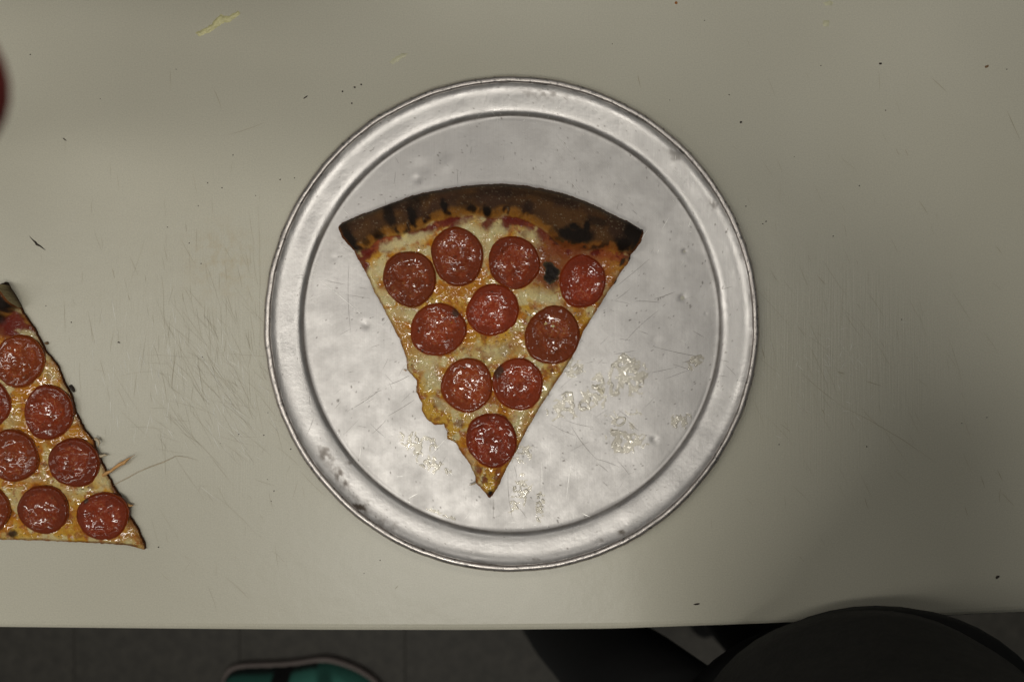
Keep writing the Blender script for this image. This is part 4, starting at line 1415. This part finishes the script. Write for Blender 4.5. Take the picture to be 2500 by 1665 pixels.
# ------------------------------------------------------------------ the person at the lower right
def loft(name, rings, mat, parent, n=48, wav=0.0, cap=True, seed=0):
    """rings: (cx, cy, z, rx, ry)"""
    V_, F_ = [], []
    rnd = random.Random(seed)
    for (cx, cy, z, rx, ry) in rings:
        for i in range(n):
            t = 2 * math.pi * i / n
            k_ = 1 + wav * (math.sin(3 * t + z * 20) * 0.5 + math.sin(7 * t - z * 31) * 0.3)
            V_.append((cx + rx * k_ * math.cos(t), cy + ry * k_ * math.sin(t), z))
    for r_ in range(len(rings) - 1):
        for i in range(n):
            j = (i + 1) % n
            F_.append((r_ * n + i, r_ * n + j, (r_ + 1) * n + j, (r_ + 1) * n + i))
    if cap:
        F_.append(list(range(n))[::-1])
        F_.append(list(range((len(rings) - 1) * n, len(rings) * n)))
    me = bpy.data.meshes.new(name)
    me.from_pydata(V_, [], F_)
    return link(name, me, mat, parent)


person = thing('person', 'person in charcoal shirt and black trousers leaning against the board at lower right', 'person', (0, 0, 0))


def skin_body(name, verts, edges, radii, mat, parent, root_i=0, sub=2):
    me = bpy.data.meshes.new(name)
    me.from_pydata(verts, edges, [])
    o = bpy.data.objects.new(name, me)
    COL.objects.link(o)
    o.parent = parent
    sk = o.modifiers.new('skin', 'SKIN')
    if not me.skin_vertices:
        with bpy.context.temp_override(object=o, active_object=o):
            pass
    for i, r_ in enumerate(radii):
        sv = me.skin_vertices[0].data[i]
        sv.radius = r_ if isinstance(r_, tuple) else (r_, r_)
        sv.use_root = (i == root_i)
    sb = o.modifiers.new('sub', 'SUBSURF')
    sb.levels = sub
    sb.render_levels = sub
    me.materials.append(mat)
    return o


bv = [(0.262, -0.32, 0.05), (0.275, -0.30, 0.22), (0.295, -0.235, 0.45), (0.22, -0.17, 0.65), (0.16, -0.14, 0.76), (0.13, -0.12, 0.88),   # 0-5
      (0.14, -0.20, 0.58), (0.08, -0.18, 0.61), (-0.03, -0.12, 0.70), (-0.07, -0.03, 0.745),                                                      # 6-9 left arm
      (0.44, -0.18, 0.55), (0.44, -0.08, 0.54), (0.28, -0.04, 0.66), (0.10, -0.02, 0.745),                                                          # 10-13
      (0.17, -0.375, -0.08), (0.105, -0.405, -0.45), (0.062, -0.468, -0.82),                                                                         # 14-16
      (0.34, -0.36, -0.08), (0.345, -0.37, -0.45), (0.35, -0.43, -0.82)]
be = [(0, 1), (1, 2), (2, 3), (3, 4), (4, 5), (2, 6), (6, 7), (7, 8), (8, 9), (2, 10), (10, 11), (11, 12), (12, 13), (0, 14), (14, 15), (15, 16), (0, 17), (17, 18), (18, 19)]
br = [(.09, .06), (.10, .07), (.12, .07), .05, .07, .07, .05, .042, .03, .025, .05, .042, .03, .025, .04, .035, .03, .04, .035, .03]
try:
    skin_body('body', bv, be, br, M_SKIN, person)
except Exception as e:
    print('skin failed', e)
# charcoal shirt: belly bulging over the board edge, narrowing to the chest and shoulders
shirt_r = [(0.270, -0.320, 0.034, .134, .112), (0.268, -0.319, 0.045, .138, .117), (0.266, -0.319, 0.07, .140, .119), (0.264, -0.321, 0.10, .142, .117),
           (0.265, -0.320, 0.15, .150, .114), (0.270, -0.313, 0.20, .158, .108), (0.280, -0.285, 0.28, .170, .112), (0.290, -0.262, 0.37, .180, .118),
           (0.300, -0.232, 0.45, .190, .120), (0.290, -0.195, 0.54, .195, .118), (0.255, -0.175, 0.61, .140, .095), (0.210, -0.165, 0.67, .075, .065)]
loft('shirt', shirt_r, M_SHIRT, person, wav=0.012)
loft('hair', [(0.135, -0.15, 0.81, .082, .088), (0.13, -0.15, 0.85, .090, .100), (0.125, -0.15, 0.90, .084, .094), (0.12, -0.145, 0.94, .055, .065), (0.12, -0.14, 0.955, .01, .01)], M_HAIR, person, n=28)
apron_r = [(0.275, -0.362, -0.06, .140, .118), (0.285, -0.358, -0.022, .145, .124), (0.292, -0.338, 0.004, .143, .127),
           (0.294, -0.336, 0.018, .145, .128), (0.290, -0.326, 0.030, .141, .118), (0.270, -0.322, 0.040, .132, .108)]
# apron only wraps the waist: shorter skirt so that the legs show beside it
apron_r = [r_ for r_ in apron_r if r_[2] > -0.1]
loft('apron', apron_r, M_BLACK, person, wav=0.006)


def tube(name, pts, radii, mat, parent, n=28):
    V_, F_ = [], []
    m = len(pts)
    for i in range(m):
        p0 = Vector(pts[max(i - 1, 0)]); p1 = Vector(pts[min(i + 1, m - 1)])
        d = (p1 - p0).normalized()
        u = d.cross(Vector((0, 1, 0.01))).normalized()
        v = d.cross(u).normalized()
        for j in range(n):
            t = 2 * math.pi * j / n
            q = Vector(pts[i]) + (u * math.cos(t) + v * math.sin(t)) * radii[i]
            V_.append(tuple(q))
    for i in range(m - 1):
        for j in range(n):
            k_ = (j + 1) % n
            F_.append((i * n + j, i * n + k_, (i + 1) * n + k_, (i + 1) * n + j))
    F_.append(list(range(n))[::-1]); F_.append(list(range((m - 1) * n, m * n)))
    me = bpy.data.meshes.new(name)
    me.from_pydata(V_, [], F_)
    return link(name, me, mat, parent)


tube('trouser_leg', [(0.175, -0.375, -0.03), (0.133, -0.375, -0.25), (0.105, -0.405, -0.45), (0.083, -0.435, -0.62), (0.06, -0.47, -0.84)], [.078, .062, .060, .059, .056], M_BLACK, person)
tube('trouser_leg', [(0.345, -0.36, -0.03), (0.345, -0.365, -0.2), (0.347, -0.37, -0.42), (0.35, -0.40, -0.62), (0.35, -0.43, -0.84)], [.092, .086, .074, .066, .062], M_BLACK, person)
for sx_ in (0.055, 0.35):
    loft('shoe', [(sx_, -0.40, FZ + 0.001, .046, .135), (sx_, -0.40, FZ + 0.02, .049, .140), (sx_, -0.405, FZ + 0.045, .045, .125), (sx_, -0.43, FZ + 0.075, .038, .075), (sx_, -0.44, FZ + 0.09, .03, .04)], M_BLACK, person, n=28)

tube('sleeve', [(0.18, -0.20, 0.57), (0.13, -0.195, 0.585), (0.085, -0.18, 0.605), (0.04, -0.16, 0.64), (0.0, -0.135, 0.675)], [.058, .052, .046, .042, .038], M_SHIRT, person)
tube('sleeve', [(0.42, -0.20, 0.56), (0.45, -0.14, 0.54), (0.445, -0.085, 0.54), (0.39, -0.06, 0.58), (0.32, -0.045, 0.63)], [.078, .070, .062, .056, .048], M_SHIRT, person)

# ------------------------------------------------------------------ the blurred red sleeve at the left edge
sleeve = thing('red_sleeve', 'out of focus edge of a red sleeve just entering the picture at the upper left', 'sleeve', (0, 0, 0))
ez = 0.47
exx = P(-18, 190, ez)[0] - 0.033
eyy = P(0, 190, ez)[1]
tube('sleeve_cloth', [(exx, eyy, ez - 0.0), (exx - 0.004, eyy + 0.004, ez - 0.02), (exx - 0.03, eyy + 0.02, ez - 0.03), (exx - 0.10, eyy + 0.05, ez - 0.06), (exx - 0.20, eyy + 0.08, ez - 0.10), (exx - 0.30, eyy + 0.10, ez - 0.13)],
     [0.012, 0.027, 0.033, 0.040, 0.045, 0.048], M_RED, sleeve)
tube('cuff', [(exx - 0.30, eyy + 0.10, ez - 0.13), (exx - 0.335, eyy + 0.106, ez - 0.14)], [0.050, 0.050], M_RED, sleeve)
print('tris', sum(len(o.data.polygons) * 2 for o in scene.objects if o.type == 'MESH'))
